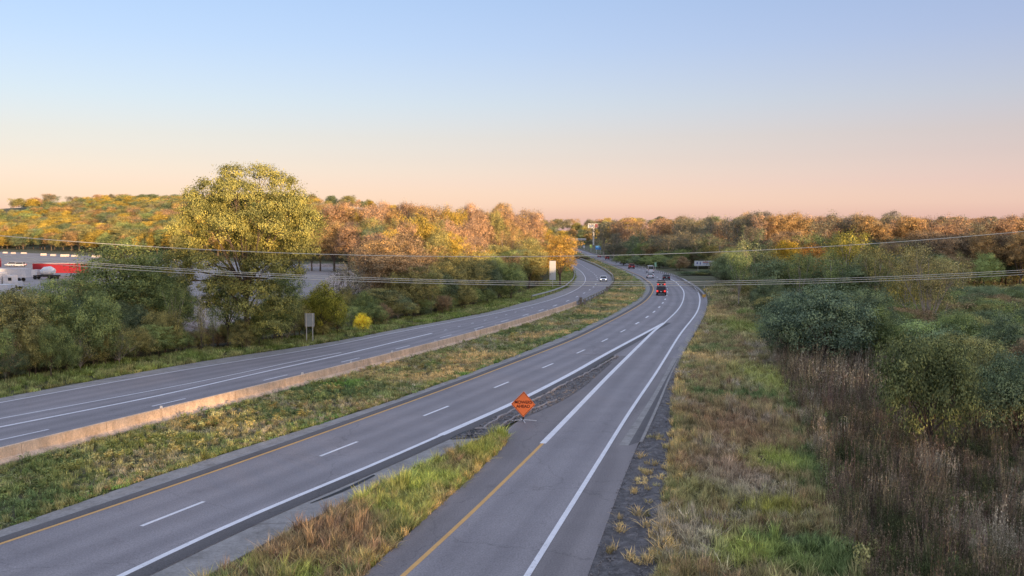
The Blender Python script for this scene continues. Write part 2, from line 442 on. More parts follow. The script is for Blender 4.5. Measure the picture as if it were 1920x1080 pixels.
# base pavement under everything from the left line to the outer edge (past the gore)
gore_pt = G(1159, 669)
s_out = near_s(sb_outer, gore_pt); s_as = near_s(asph_l, gore_pt)
sb_rstrip = offset(sb_wht, 0.95)
s_w = near_s(sb_rstrip, gore_pt)
strip('asphalt_lanes', cut(asph_l, 0, s_as), cut(sb_rstrip, 0, s_w), 0.080, M['asphalt'], hw, 0.1)
strip('asphalt_lanes', cut(asph_l, s_as - .2, plen(asph_l)), cut(sb_outer, s_out, plen(sb_outer)), 0.0795, M['asphalt'], hw, 0.1)
# ramp base slab (brownish) and its travelled lane
strip('ramp_pavement', ramp_left, cut(sb_outer, 0, s_out), 0.072, M['asphalt_brown'], hw, 0.14)
s_rr = near_s(sb_right, G(1246, 606))
strip('ramp_lane', offset(ramp_line, 0.1), cut(sb_right, 0, s_rr), 0.0835, M['asphalt'], hw)
gl = cut(sb_rstrip, s_w - 0.01, near_s(sb_rstrip, G(1243, 607.5)))
# sealed dark strips beside the edge lines
strip('sealed_strip', offset(sb_wht, 0.12), sb_rstrip, 0.0845, M['asphalt_dark'], hw)
strip('sealed_strip', asph_l, offset(sb_yel, -0.12), 0.0845, M['asphalt_dark'], hw)
# markings
mark('edge_line', sb_yel, 0.19, 0.088, M['yellow'], hw)
mark('edge_line', cut(sb_wht, 0, near_s(sb_wht, G(830, 816))), 0.29, 0.088, M['white'], hw)
mark('gore_line', cut(sb_wht, near_s(sb_wht, G(826, 818)), plen(sb_wht)), 0.46, 0.0885, M['white'], hw)
mark('lane_line', sb_wht2, 0.22, 0.088, M['white'], hw)
s_y = near_s(ramp_line, G(1018, 834))
mark('edge_line', cut(ramp_line, 0, s_y), 0.20, 0.088, M['yellow'], hw)
mark('gore_line', cut(ramp_line, s_y, plen(ramp_line) - 1), 0.38, 0.088, M['white'], hw)
mark('edge_line', sb_right, 0.24, 0.088, M['white'], hw)
dash_px = [(265, 990), (600, 858), (795, 782), (928, 729), (1017, 691.5), (1083, 664), (1129, 642), (1164, 624), (1192, 609), (1212, 597), (1225, 587), (1236, 578), (1243, 570), (1248, 563)]
ss = [near_s(sb_dash, G(*p)) for p in dash_px]
Ld = plen(sb_dash)
while ss[-1] + 12.2 < Ld - 5 and len(ss) < 60: ss.append(ss[-1] + 11.6)
ss.insert(0, ss[0] - 12.8)
for i, s in enumerate(ss):
    dl = 3.9 if i < 4 else 3.2
    mark('lane_dash', cut(sb_dash, s, s + dl), 0.20 if i < 9 else 0.26, 0.088, M['white'], hw)
# concrete shoulders in slabs
def slabs(L, R, z, mat, parent, step, gap=0.03, s_max=1e9):
    n = max(2, int(plen(L) / step)); a = to_n(L, n * 4 + 1); b = to_n(R, n * 4 + 1)
    for k in range(n):
        A = a[k * 4:k * 4 + 5]; B = b[k * 4:k * 4 + 5]
        if (A[-1] - A[0]).length < 0.1: continue
        tA = (A[-1] - A[0]).normalized() * gap; 
        A = [A[0] + tA * .5] + A[1:4] + [A[4] - tA * .5]; B = [B[0] + tA * .5] + B[1:4] + [B[4] - tA * .5]
        strip('shoulder_slab', A, B, z + 0.006 * math.sin(k * 2.3), mat, parent, 0.12)
slabs(sb_edge, offset(sb_yel, -0.76), 0.066, M['concrete'], hw, 9.0)
# concrete shoulder on the right side of the southbound lanes, ending at the torn up gore
cs_l = line([(290, 1079), (540, 963), (707, 890), (846, 825)], 60, 0, 2)
cs_r = line([(393, 1079), (540, 993), (640, 950), (727, 907), (817, 857), (905, 822)], 60, 0, 2)
cs_l = offset(cut(sb_rstrip, 0, near_s(sb_rstrip, G(846, 824))), 0.02)
slabs(cs_l, cs_r, 0.058, M['concrete'], hw, 6.0)
# right hand shoulder strips of the ramp
c1l = line([(1160, 838), (1225, 742), (1275, 650), (1300, 615), (1318, 585)], it=2)
c1r = line([(1178, 838), (1220, 765), (1265, 682), (1298, 628), (1320, 590)], it=2)
slabs(c1l, c1r, 0.080, M['concrete'], hw, 5.0)
c2l = line([(1199, 831), (1230, 765), (1256, 703), (1272, 672)], it=2)
c2r = line([(1205, 831), (1235, 765), (1259, 703), (1273, 672)], it=2)
strip('curb_strip', c2l, c2r, 0.10, M['concrete'], hw, 0.12)
strip('sealed_strip', c1r, line([(1199, 831), (1230, 765), (1262, 690), (1300, 628), (1321, 590)], it=2), 0.0785, M['asphalt_dark'], hw)

# northbound
nb_outer = line([(0, 748), (320, 688), (440, 676 - 8), (640, 642), (680, 630), (920, 586), (980, 568), (1008, 560.6), (1036, 551.5), (1064, 540), (1078, 526), (1080, 515.6), (1074, 504), (1060, 494), (1042, 485)], 60, 150)
nb_wl = line([(0, 757), (320, 698), (440, 680), (640, 648), (680, 636), (920, 591), (980, 577.5), (1027, 565), (1060, 554), (1086, 541), (1097, 530.6), (1098, 521), (1091.5, 511), (1078, 501), (1062, 491.5), (1044, 483.5)], 60, 150)
nb_thin = line([(0, 787), (320, 728), (440, 704), (560, 677), (640, 662.5)], 60, 0, 3)
nb_thick = line([(0, 803), (320, 740), (440, 711), (640, 667), (810, 626)], 60, 0, 3)
nb_dots = line([(827, 622), (861, 613), (920, 599), (960, 588), (1000, 577)], 0, 0, 2)
nb_dash = line([(0, 828), (65, 814), (287, 764), (494, 715), (640, 680.5), (744, 656), (825, 634.5), (890, 618), (940, 604.5), (980, 593), (1011, 584), (1037, 575), (1059, 567.5), (1075, 560.5), (1088, 554), (1098, 549), (1106, 544), (1113, 539), (1117, 534), (1120, 528), (1120, 521), (1117, 516.5), (1111, 511), (1103, 505.5), (1088, 495.5), (1070, 486.5), (1050, 479)], 60, 150)
bar = line([(0, 870), (97, 845), (213, 812), (393, 767), (640, 703), (845, 648), (920, 626), (997, 603), (1082, 574), (1134, 549), (1150, 533), (1149, 519), (1135, 508), (1118, 499), (1092, 488), (1072, 481), (1052, 475)], 60, 150)
nb = empty('northbound_road'); tag(nb, 'northbound highway carriageway beyond the concrete barrier, curving away left', kind='structure')
strip('asphalt_lanes', offset(nb_wl, -0.3), offset(bar, -0.32), 0.08, M['asphalt'], nb, 0.1)
slabs(nb_outer, offset(nb_wl, -0.31), 0.066, M['concrete'], nb, 9.0)
mark('edge_line', nb_wl, 0.17, 0.086, M['white'], nb)
mark('gore_line', nb_thin, 0.17, 0.086, M['white'], nb)
mark('gore_line', nb_thick, 0.30, 0.0865, M['white'], nb)
for k in range(14):
    s = 1 + k * 3.6 * 1.35
    if s + 1 < plen(nb_dots): mark('lane_dot', cut(nb_dots, s, s + 1.0), 0.14, 0.087, M['white'], nb)
npx = [(0, 828), (287, 764), (494, 715), (640, 680.5), (744, 656), (825, 634.5), (890, 618), (940, 604.5), (980, 593), (1011, 584), (1037, 575)]
ss = [near_s(nb_dash, G(*p)) for p in npx]
while ss[-1] + 12 < plen(nb_dash) - 5: ss.append(ss[-1] + 11.8)
for i, s in enumerate(ss):
    mark('lane_dash', cut(nb_dash, s, s + 3.4), 0.17 if i < 9 else 0.22, 0.086, M['white'], nb)

# ------------------------------------------------------------------ concrete median barrier
s_end = near_s(bar, G(1082, 574))
bt = empty('median_barrier', (0, 0, 0)); tag(bt, 'long tan concrete barrier between northbound lanes and grassy median', 'barrier')
bar_s = cut(bar, 0, s_end); nseg = int(plen(bar_s) / 6.0)
bp = to_n(bar_s, nseg * 3 + 1)
prof = [(-0.30, 0), (-0.30, .08), (-0.14, .30), (-0.09, .86), (-.07, .88), (.07, .88), (.09, .86), (.14, .30), (.34, .08), (.34, 0)]
for k in range(nseg):
    seg = bp[k * 3:k * 3 + 4]; nn = normals(seg); v = []; f = []
    t = (seg[-1] - seg[0]).normalized() * 0.018
    jig = random.uniform(-.012, .012)
    for i, (p, m_) in enumerate(zip(seg, nn)):
        sh = t if i == 0 else (-t if i == 3 else Vector())
        for (o_, z_) in prof:
            q = p + sh + m_ * (o_ + jig); v.append((q.x, q.y, z_ + 0.0))
    c = len(prof)
    for i in range(3):
        for j in range(c - 1):
            a = i * c + j; f.append((a, a + 1, a + c + 1, a + c))
    f.append(tuple(range(c))[::-1]); f.append(tuple(3 * c + j for j in range(c)))
    me = bpy.data.meshes.new('barrier_section'); me.from_pydata(v, [], f)
    mesh_obj('barrier_section', me, M['barrier'], bt)
for px, py in ((293, 764), (560, 701), (653, 679), (730, 660), (818, 640), (891, 620), (929, 610), (990, 593), (1030, 582)):
    q = G(px, py, 0.9); s = near_s(bar, Vector((q.x, q.y, 0))); q = cut(bar, s, s + .1)[0]
    b = MB(); b.box((q.x, q.y, 0.96), (0.16, 0.05, 0.16)); b.box((q.x, q.y, .885), (.05, .05, .03)); b.build('reflector', M['signwhite'], bt)

# ------------------------------------------------------------------ guardrails
def guardrail(pts, label, side=1, endcap=None, rail_mat='galv'):
    r = empty('guardrail'); tag(r, label, 'guardrail')
    pts = resample(pts, 3.8 / 2)
    nn = normals(pts); pr = [(0.0, .80), (.05, .77), (.0, .68), (.05, .59), (.0, .52), (-.02, .52), (-.02, .80)]
    v = []; f = []; c = len(pr)
    for p, m_ in zip(pts, nn):
        for o_, z_ in pr:
            q = p + m_ * (o_ * side); v.append((q.x, q.y, z_))
    for i in range(len(pts) - 1):
        for j in range(c):
            a = i * c + j; b = i * c + (j + 1) % c; f.append((a, b, b + c, a + c))
    me = bpy.data.meshes.new('rail'); me.from_pydata(v, [], f); mesh_obj('rail', me, M[rail_mat], r)
    pm = None
    for i in range(0, len(pts), 2):
        p = pts[i] - nn[i] * (0.16 * side)
        if pm is None:
            pm = MB().box((0, 0, .36), (.15, .18, .74)).mesh('post')
        o = mesh_obj('post', pm, M['post'], r); o.location = (p.x, p.y, 0.0)
    if endcap:
        p = pts[0]; b = MB(); b.box((p.x, p.y, .55), (.6, .25, .55)); b.build('end_terminal', M[endcap], r)
    return r
g1 = line([(1003, 561), (1036, 552.5), (1064, 541.5), (1079, 527), (1081, 516), (1075, 504.5), (1060, 494), (1045, 486)], it=6)
guardrail(offset(g1, -0.5), 'galvanised guardrail on the far side of the northbound curve', 1)
g2 = cut(bar, s_end + 1, plen(bar) - 120)
guardrail(g2, 'guardrail on median side of the northbound curve, starting where concrete barrier ends', -1)
g3 = line([(1330, 560), (1322, 551), (1303, 538), (1283, 525.5), (1268, 518.5), (1237, 510.5), (1212, 504.5), (1170, 493.5), (1137, 483), (1113, 475.5), (1090, 468), (1072, 462)], it=5)
guardrail(offset(g3, -1.0), 'long guardrail with yellow end terminal along right side of southbound curve', 1, 'rubber_orange')
for i, (px, py) in enumerate([(1329, 553), (1325, 545.5), (1320.5, 539)]):
    q = G(px, py + 3); b = MB(); b.box((0, 0, .45), (.09, .09, .9)); o = b.build('delineator_post', M['whitepost'])
    o.location = q; tag(o, ['white delineator post nearest the yellow guardrail end', 'middle white delineator post behind right guardrail', 'farthest of three white delineator posts behind right guardrail'][i], 'delineator', 'delineators behind the right guardrail')

# ------------------------------------------------------------------ rocks, rubble, lot
def poly_sheet(name, px, z, mat, label, kind='structure', follow=False, world=None):
    pts = world if world else [G(*p) for p in px]
    me = bpy.data.meshes.new(name); me.from_pydata([(p[0], p[1], z) for p in pts], [], [tuple(range(len(pts)))])
    if me.polygons[0].normal.z < 0: me.flip_normals()
    o = mesh_obj(name, me, mat); tag(o, label, kind=kind); return o
def lot_material():
    m, n, b = newmat('packed gravel lot')
    c = ramp_node(n, pos_noise(n, 0.05, 8, 0.65, (1, .35, 1)), [(0.3, (0.24, 0.21, 0.195)), (0.5, (0.31, 0.275, 0.255)), (0.7, (0.38, 0.34, 0.315))]).outputs[0]
    n.links.new(c, b.inputs['Base Color']); bump(n, b, pos_noise(n, .6, 6), 0.5, 0.2); return m
M['lot'] = lot_material()
poly_sheet('gravel_lot', [(-120, 468), (0, 471.5), (160, 478), (400, 489), (600, 497), (715, 502), (700, 540), (640, 560), (520, 600), (300, 640), (60, 640), (-300, 640)], 0.03, M['lot'], 'grey gravel truck lot behind the roadside trees at left')
def rub_material():
    m, n, b = newmat('dark crushed gravel')
    c = ramp_node(n, pos_noise(n, 2.2, 8, 0.8), [(0.3, (0.07, 0.065, 0.063)), (0.5, (0.16, 0.15, 0.148)), (0.62, (0.27, 0.25, 0.245)), (0.75, (0.40, 0.37, 0.35))]).outputs[0]
    n.links.new(c, b.inputs['Base Color']); bump(n, b, pos_noise(n, 5, 8, .8), 1.0, 0.15); return m
M['rubble'] = rub_material()
def rough_sheet(name, L, R, z, amp, mat, label, n=90, m=26, seed=0):
    L = to_n(L, n); R = to_n(R, n); v = []; f = []
    for i in range(n):
        for j in range(m):
            p = L[i].lerp(R[i], j / (m - 1)); e = min(1, min(j, m - 1 - j) / 3) * min(1, min(i, n - 1 - i) / 3)
            ac = (R[i] - L[i]).length * j / (m - 1); ridge = noise.noise(Vector((ac * 1.4 + seed, i * .035, 0))) * 1.6
            h = (noise.fractal(Vector((p.x * 1.1 + seed, p.y * .35, 0)), 1.0, 2.0, 4) + ridge) * amp
            v.append((p.x, p.y, z + e * max(-.035, h)))
    for i in range(n - 1):
        for j in range(m - 1):
            a = i * m + j; f.append((a, a + 1, a + m + 1, a + m))
    me = bpy.data.meshes.new(name); me.from_pydata(v, [], f); o = mesh_obj(name, me, mat)
    tag(o, label, kind='structure'); return o
gore_l = line([(846, 826), (920, 789), (1000, 749), (1080, 709), (1156, 669.5)], it=1)
gore_r = line([(905, 822), (950, 797), (1010, 775), (1080, 740), (1159, 671)], it=1)
rough_sheet('gore_rubble', gore_l, gore_r, 0.092, 0.07, M['rubble'], 'torn up dark strip of broken asphalt between highway and ramp', 300, 30, 3)
gr_l = offset(line([(1107, 1074), (1133, 1003), (1163, 907), (1193, 843), (1206, 831), (1235, 765), (1262, 700), (1283, 660)], 50, 0, 1), -0.05)
gr_r = line([(1232, 1074), (1240, 980), (1255, 900), (1262, 830), (1262, 780), (1268, 720), (1276, 690), (1287, 660)], 50, 0, 1)
rough_sheet('gravel_shoulder', gr_l, gr_r, 0.05, 0.11, M['rubble'], 'rutted dark gravel beside the ramp shoulder', 420, 44, 9)

def ridge_line(px, wd, h, mat, name, label, seed):
    c = line(px, 0, 0, 1, .5); b = MB(); r = random.Random(seed)
    pts = [(p.x + r.gauss(0, .05), p.y, .10 + max(0, h * (.6 + r.gauss(0, .5)))) for p in c]
    b.tube(pts, [wd * r.uniform(.4, 1.2) for _ in pts], 5); o = b.build(name, mat); tag(o, label, kind='structure')
M['paleasphalt'] = concrete('broken pale asphalt lip', (0.36, 0.33, 0.32))
ridge_line([(905, 806), (950, 778), (990, 757), (1020, 744), (1060, 722), (1110, 697), (1157, 669)], .10, .03, M['paleasphalt'], 'asphalt_lip', 'pale broken lip of asphalt along the gore rubble', 1)
ridge_line([(925, 812), (960, 788), (1010, 765), (1045, 752)], .08, .03, M['paleasphalt'], 'asphalt_lip', 'second shorter pale lip inside the gore rubble', 2)
ridge_line([(890, 808), (910, 806), (935, 811), (915, 819), (893, 816)], .09, .05, M['paleasphalt'], 'asphalt_lip', 'ring of broken pale asphalt at the near end of the gore rubble', 3)
strip('sealed_strip', line([(582, 946), (640, 922), (700, 893)], 0, 0, 1, 1.0), line([(582, 947), (645, 925), (704, 894)], 0, 0, 1, 1.0), 0.0865, M['black'], hw)
strip('sealed_strip', line([(845, 824), (868, 811), (892, 805)], 0, 0, 1, 1.0), line([(845, 826), (872, 825), (896, 819)], 0, 0, 1, 1.0), 0.0868, M['black'], hw)
# ------------------------------------------------------------------ scatter (stuff) through geometry nodes
def scatter(name, pts, scl, tints, protos, label, tilt=0.12):
    n = len(pts)
    me = bpy.data.meshes.new(name); me.vertices.add(n)
    me.vertices.foreach_set('co', np.asarray(pts, dtype=np.float32).ravel())
    a = me.attributes.new('scl', 'FLOAT_VECTOR', 'POINT'); a.data.foreach_set('vector', np.asarray(scl, dtype=np.float32).ravel())
    rot = np.stack([rng.normal(0, tilt, n), rng.normal(0, tilt, n), rng.uniform(0, 6.28, n)], 1)
    a = me.attributes.new('rot', 'FLOAT_VECTOR', 'POINT'); a.data.foreach_set('vector', rot.astype(np.float32).ravel())
    a = me.attributes.new('tint', 'FLOAT_COLOR', 'POINT')
    t4 = np.concatenate([np.asarray(tints), np.ones((n, 1))], 1); a.data.foreach_set('color', t4.astype(np.float32).ravel())
    a = me.attributes.new('pid', 'INT', 'POINT'); a.data.foreach_set('value', rng.integers(0, len(protos), n).astype(np.int32))
    o = mesh_obj(name, me); tag(o, label, kind='stuff')
    c = bpy.data.collections.new(name + ' sources')
    for p in protos: c.objects.link(p)
    g = bpy.data.node_groups.new(name, 'GeometryNodeTree')
    g.interface.new_socket('Geometry', in_out='INPUT', socket_type='NodeSocketGeometry')
    g.interface.new_socket('Geometry', in_out='OUTPUT', socket_type='NodeSocketGeometry')
    gi = g.nodes.new('NodeGroupInput'); go = g.nodes.new('NodeGroupOutput')
    ci = g.nodes.new('GeometryNodeCollectionInfo'); ci.inputs['Collection'].default_value = c
    ci.inputs['Separate Children'].default_value = True; ci.inputs['Reset Children'].default_value = True
    ip = g.nodes.new('GeometryNodeInstanceOnPoints'); ip.inputs['Pick Instance'].default_value = True
    def na(nm, ty):
        x = g.nodes.new('GeometryNodeInputNamedAttribute'); x.data_type = ty; x.inputs['Name'].default_value = nm; return x.outputs['Attribute']
    g.links.new(gi.outputs[0], ip.inputs['Points']); g.links.new(ci.outputs[0], ip.inputs['Instance'])
    g.links.new(na('pid', 'INT'), ip.inputs['Instance Index']); g.links.new(na('scl', 'FLOAT_VECTOR'), ip.inputs['Scale'])
    er = g.nodes.new('FunctionNodeEulerToRotation'); g.links.new(na('rot', 'FLOAT_VECTOR'), er.inputs[0]); g.links.new(er.outputs[0], ip.inputs['Rotation'])
    g.links.new(ip.outputs[0], go.inputs[0])
    md = o.modifiers.new('scatter', 'NODES'); md.node_group = g
    return o
def raw_mesh(name, V, F, tone=None, mat=None):
    me = bpy.data.meshes.new(name); me.from_pydata([tuple(x) for x in V], [], F)
    if tone is not None:
        a = me.attributes.new('tone', 'FLOAT', 'FACE'); a.data.foreach_set('value', np.asarray(tone, dtype=np.float32))
    if mat: me.materials.append(mat)
    return me
def tuft_proto(nb=34, spread=.22, lean=.35, wdt=.016, seed=0, heads=0):
    r = np.random.default_rng(seed); V = []; F = []; T = []
    for i in range(nb):
        a = r.uniform(0, 6.28); rr = spread * math.sqrt(r.uniform()); x, y = rr * math.cos(a), rr * math.sin(a)
        h = r.uniform(.45, 1.0); la = r.uniform(0, 6.28); ln = r.normal(0, lean) * h
        dx, dy = math.cos(la) * ln, math.sin(la) * ln; o = r.uniform(0, 6.28); wx, wy = math.cos(o) * wdt, math.sin(o) * wdt
        n = len(V)
        V += [(x - wx, y - wy, 0), (x + wx, y + wy, 0), (x + dx * .4 + wx * .8, y + dy * .4 + wy * .8, h * .6), (x + dx * .4 - wx * .8, y + dy * .4 - wy * .8, h * .6), (x + dx, y + dy, h)]
        t = r.uniform(); F += [(n, n + 1, n + 2, n + 3), (n + 3, n + 2, n + 4)]; T += [t * .8, min(1, t + .2)]
    return bpy.data.objects.new('grass_tuft', raw_mesh('grass_tuft', V, F, T, M['grass']))
def weed_proto(ns=7, nl=26, spread=.35, leafs=.05, seed=0, lean=.15):
    r = np.random.default_rng(seed); V = []; F = []; T = []
    for i in range(ns):
        x, y = r.normal(0, spread, 2) * .6; h = r.uniform(.6, 1.0); dx, dy = r.normal(0, lean, 2) * h; w_ = .008
        n = len(V); V += [(x - w_, y, 0), (x + w_, y, 0), (x + dx + w_ * .5, y + dy, h), (x + dx - w_ * .5, y + dy, h)]; F.append((n, n + 1, n + 2, n + 3)); T.append(.5)
        n = len(V); V += [(x, y - w_, 0), (x, y + w_, 0), (x + dx, y + dy + w_ * .5, h), (x + dx, y + dy - w_ * .5, h)]; F.append((n, n + 1, n + 2, n + 3)); T.append(.4)
        for k in range(nl):
            t = r.uniform(.15, 1) ** .8; c = np.array([x + dx * t, y + dy * t, h * t]) + r.normal(0, leafs * .8, 3)
            u = r.normal(0, 1, 3); u /= np.linalg.norm(u); q = np.cross(u, r.normal(0, 1, 3)); q /= np.linalg.norm(q)
            s = leafs * r.uniform(.5, 1.1); n = len(V)
            V += [c - u * s, c - q * s * .5, c + u * s, c + q * s * .5]; F.append((n, n + 1, n + 2, n + 3)); T.append(r.uniform())
    return bpy.data.objects.new('weed', raw_mesh('weed', V, F, T, M['grass']))
def stone_proto(seed, mat):
    r = random.Random(seed); me = bpy.data.meshes.new('stone')
    t = (1 + 5 ** .5) / 2
    V = [(-1, t, 0), (1, t, 0), (-1, -t, 0), (1, -t, 0), (0, -1, t), (0, 1, t), (0, -1, -t), (0, 1, -t), (t, 0, -1), (t, 0, 1), (-t, 0, -1), (-t, 0, 1)]
    F = [(0, 11, 5), (0, 5, 1), (0, 1, 7), (0, 7, 10), (0, 10, 11), (1, 5, 9), (5, 11, 4), (11, 10, 2), (10, 7, 6), (7, 1, 8), (3, 9, 4), (3, 4, 2), (3, 2, 6), (3, 6, 8), (3, 8, 9), (4, 9, 5), (2, 4, 11), (6, 2, 10), (8, 6, 7), (9, 8, 1)]
    me.from_pydata([tuple(c * .5 * r.uniform(.6, 1.2) for c in p) for p in V], [], F); me.materials.append(mat)
    return bpy.data.objects.new('stone', me)
def in_poly(P_, x, y):
    c = False; n = len(P_); j = n - 1
    for i in range(n):
        xi, yi = P_[i][0], P_[i][1]; xj, yj = P_[j][0], P_[j][1]
        if (yi > y) != (yj > y) and x < (xj - xi) * (y - yi) / (yj - yi) + xi: c = not c
        j = i
    return c
def fill(poly, dens):
    """random points in a ground polygon; dens(x,y) points per square metre (max given by attribute)"""
    xs_ = [p[0] for p in poly]; ys_ = [p[1] for p in poly]
    mx = dens.mx; n = int((max(xs_) - min(xs_)) * (max(ys_) - min(ys_)) * mx); o = []
    X = rng.uniform(min(xs_), max(xs_), n); Y = rng.uniform(min(ys_), max(ys_), n); U = rng.uniform(0, mx, n)
    # vectorised point in polygon
    c = np.zeros(n, bool); m_ = len(poly); j = m_ - 1
    for i in range(m_):
        xi, yi = poly[i][0], poly[i][1]; xj, yj = poly[j][0], poly[j][1]
        if yi != yj:
            cond = ((yi > Y) != (yj > Y)) & (X < (xj - xi) * (Y - yi) / (yj - yi) + xi)
            c ^= cond
        j = i
    X, Y, U = X[c], Y[c], U[c]
    D = dens(X, Y); k = U < D
    return X[k], Y[k]
def skip_sight(X, Y):
    px = CX + FPX * X / Y
    return ~(((px > 1284) & (px < 1354) & (Y < 335)) | ((px > 1005) & (px < 1052) & (Y < 225)))
def D(near, ref=60.0, p=1.6, lo=0.15):
    def f(X, Y): return np.maximum(lo, near * np.minimum(1, (ref / np.maximum(np.abs(Y), 1)) ** p))
    f.mx = near; return f
def nz(X, Y, s, seed=0):
    return np.array([noise.fractal(Vector((x * s + seed, y * s - seed, seed * .37)), 1.0, 2.0, 4) for x, y in zip(X, Y)])
tufts = [tuft_proto(seed=i, lean=.3) for i in range(3)]
lean_tufts = [tuft_proto(seed=10 + i, lean=.55, nb=40) for i in range(3)]
weeds = [weed_proto(seed=i) for i in range(4)]
stalks = [weed_proto(ns=9, nl=16, seed=20 + i, leafs=.035, lean=.1) for i in range(4)]
leafy = [weed_proto(ns=5, nl=44, seed=30 + i, leafs=.085, lean=.25) for i in range(3)]

def palette(X, Y, cols, seed, s=.12, jitter=.22, extra=None):
    """patchy colours: noise picks along a list of colours"""
    v = (nz(X, Y, s, seed) * 1.1 + .5) + rng.normal(0, .13, len(X)); v = np.clip(v, 0, .999) * (len(cols) - 1)
    C_ = np.array(cols); i = v.astype(int); t = (v - i)[:, None]
    c = C_[i] * (1 - t) + C_[np.minimum(i + 1, len(cols) - 1)] * t
    c = c * np.exp(rng.normal(0, jitter, (len(X), 1)))
    return c
def patch(X, Y, c, px, r, col, k=1.0):
    q = G(*px); d = np.sqrt(((X - q.x) / r[0]) ** 2 + ((Y - q.y) / r[1]) ** 2) + rng.normal(0, .18, len(X))
    w_ = np.clip(1.3 - d, 0, 1)[:, None] * k
    return c * (1 - w_) + np.array(col) * np.exp(rng.normal(0, .2, (len(X), 1))) * w_
GREEN = (0.125, 0.155, 0.062); LIME = (0.21, 0.24, 0.075); OLIVE = (0.175, 0.168, 0.085); BROWN = (0.19, 0.155, 0.105)
RUST = (0.18, 0.118, 0.085); STRAW = (0.34, 0.26, 0.14); DARK = (0.055, 0.062, 0.035); PLUM = (0.10, 0.074, 0.072); GREY = (0.22, 0.195, 0.165); DEEP = (0.085, 0.115, 0.055)
def build_grass(name, poly, dens, protos, cols, seed, h, label, patches=(), hs=.3, wide=1.0, s=.12, tilt=.12, zf=None):
    X, Y = fill(poly, dens)
    c = palette(X, Y, cols, seed, s)
    for p in patches: c = patch(X, Y, c, *p)
    hh = h * np.exp(rng.normal(0, hs, len(X))) * (1 + .35 * nz(X, Y, .25, seed + 5))
    ww = wide * np.clip(np.abs(Y) / 60, 1, 3.0) * np.exp(rng.normal(0, .15, len(X)))
    Z = np.array([hgt(x, y) for x, y in zip(X, Y)]) - .02
    return scatter(name, np.stack([X, Y, Z], 1), np.stack([ww, ww, np.maximum(.05, hh)], 1), c, protos, label, tilt)
# median
bar_off = offset(bar, 0.75)
med_poly = [(p.x, p.y) for p in cut(bar_off, 0, plen(bar) - 5)] + [(p.x, p.y) for p in reversed(offset(sb_edge, -0.15))]
band = lambda poly: poly
build_grass('median_grass', med_poly, D(9.0, 60, 1.3, .4), tufts + [weed_proto(seed=55)], [DEEP, OLIVE, GREEN, GREY, OLIVE, BROWN, STRAW], 1, .33, 'mixed green and brown tall grass filling the median',
            [((760, 708), (7, 3.5), STRAW, .8), ((900, 668), (9, 3), STRAW, .6), ((1180, 560), (5, 14), STRAW, .5), ((30, 900), (4, 4), (0.15, .18, .06), .5), ((650, 720), (2.5, 2.5), (.09, .17, .04), .8), ((250, 830), (4, 3), (0.17, .18, .04), .6), ((400, 795), (3, 2), (0.22, .17, .05), .6)], s=.16, wide=.75)
ed = offset(sb_edge, -0.75)
build_grass('median_edge_grass', [(p.x, p.y) for p in offset(sb_edge, -1.6)] + [(p.x, p.y) for p in reversed(offset(sb_edge, -0.02))], D(6.0, 60, 1.3, .3), tufts, [GREEN, (0.07, .14, .045), GREEN, OLIVE], 4, .22, 'low green grass along the median pavement edge', s=.3)
X, Y = fill([(p.x, p.y) for p in offset(bar, 0.9)] + [(p.x, p.y) for p in reversed(offset(sb_edge, -2.5))], D(.35, 80, 1.2, .05))
scatter('median_weeds', np.stack([X, Y, X * 0], 1), np.stack([np.full(len(X), 1.1)] * 2 + [rng.uniform(.25, .6, len(X))], 1), palette(X, Y, [DEEP, GREEN, OLIVE, OLIVE, (.2, .17, .07)], 9, .2), leafy, 'leafy green and yellow weeds standing in the median grass')
# gore triangle grass
tri = [G(*p) for p in [(420, 1079), (560, 995), (640, 956), (727, 912), (817, 866), (905, 830), (940, 812), (951, 822), (945, 838), (873, 905), (773, 995), (690, 1074)]]
tri = [(p.x, p.y) for p in tri] + [(lambda a, b: (a.x - (b.x - a.x) * 3, a.y - (b.y - a.y) * 3))(G(690, 1074), G(773, 995)), (lambda a, b: (a.x - (b.x - a.x) * 2, a.y - (b.y - a.y) * 2))(G(420, 1079), G(560, 995))]
build_grass('gore_grass', tri, D(13.0, 60, .5, 1), lean_tufts, [DEEP, OLIVE, BROWN, RUST, OLIVE, OLIVE, LIME], 2, .55, 'tall seeding grass in the wedge between highway and ramp',
            [((790, 905), (2.5, 3), LIME, .7), ((760, 960), (1.6, 3), LIME, .8), ((900, 850), (1.6, 5), (.2, .21, .06), .7), ((560, 1040), (3, 2.5), RUST, .6), ((640, 1000), (3, 2.5), RUST, .5)], s=.35, wide=.75)
eL = line([(687, 1078), (773, 997), (873, 907), (947, 838)], 20, 0, 1)
build_grass('gore_edge_grass', [(p.x, p.y) for p in offset(eL, -.35)] + [(p.x, p.y) for p in reversed(offset(eL, -.02))], D(16.0, 60, .5, 1), tufts, [STRAW, (.3, .24, .09), STRAW], 6, .38, 'dry straw coloured grass along the ramp pavement edge', wide=.55)
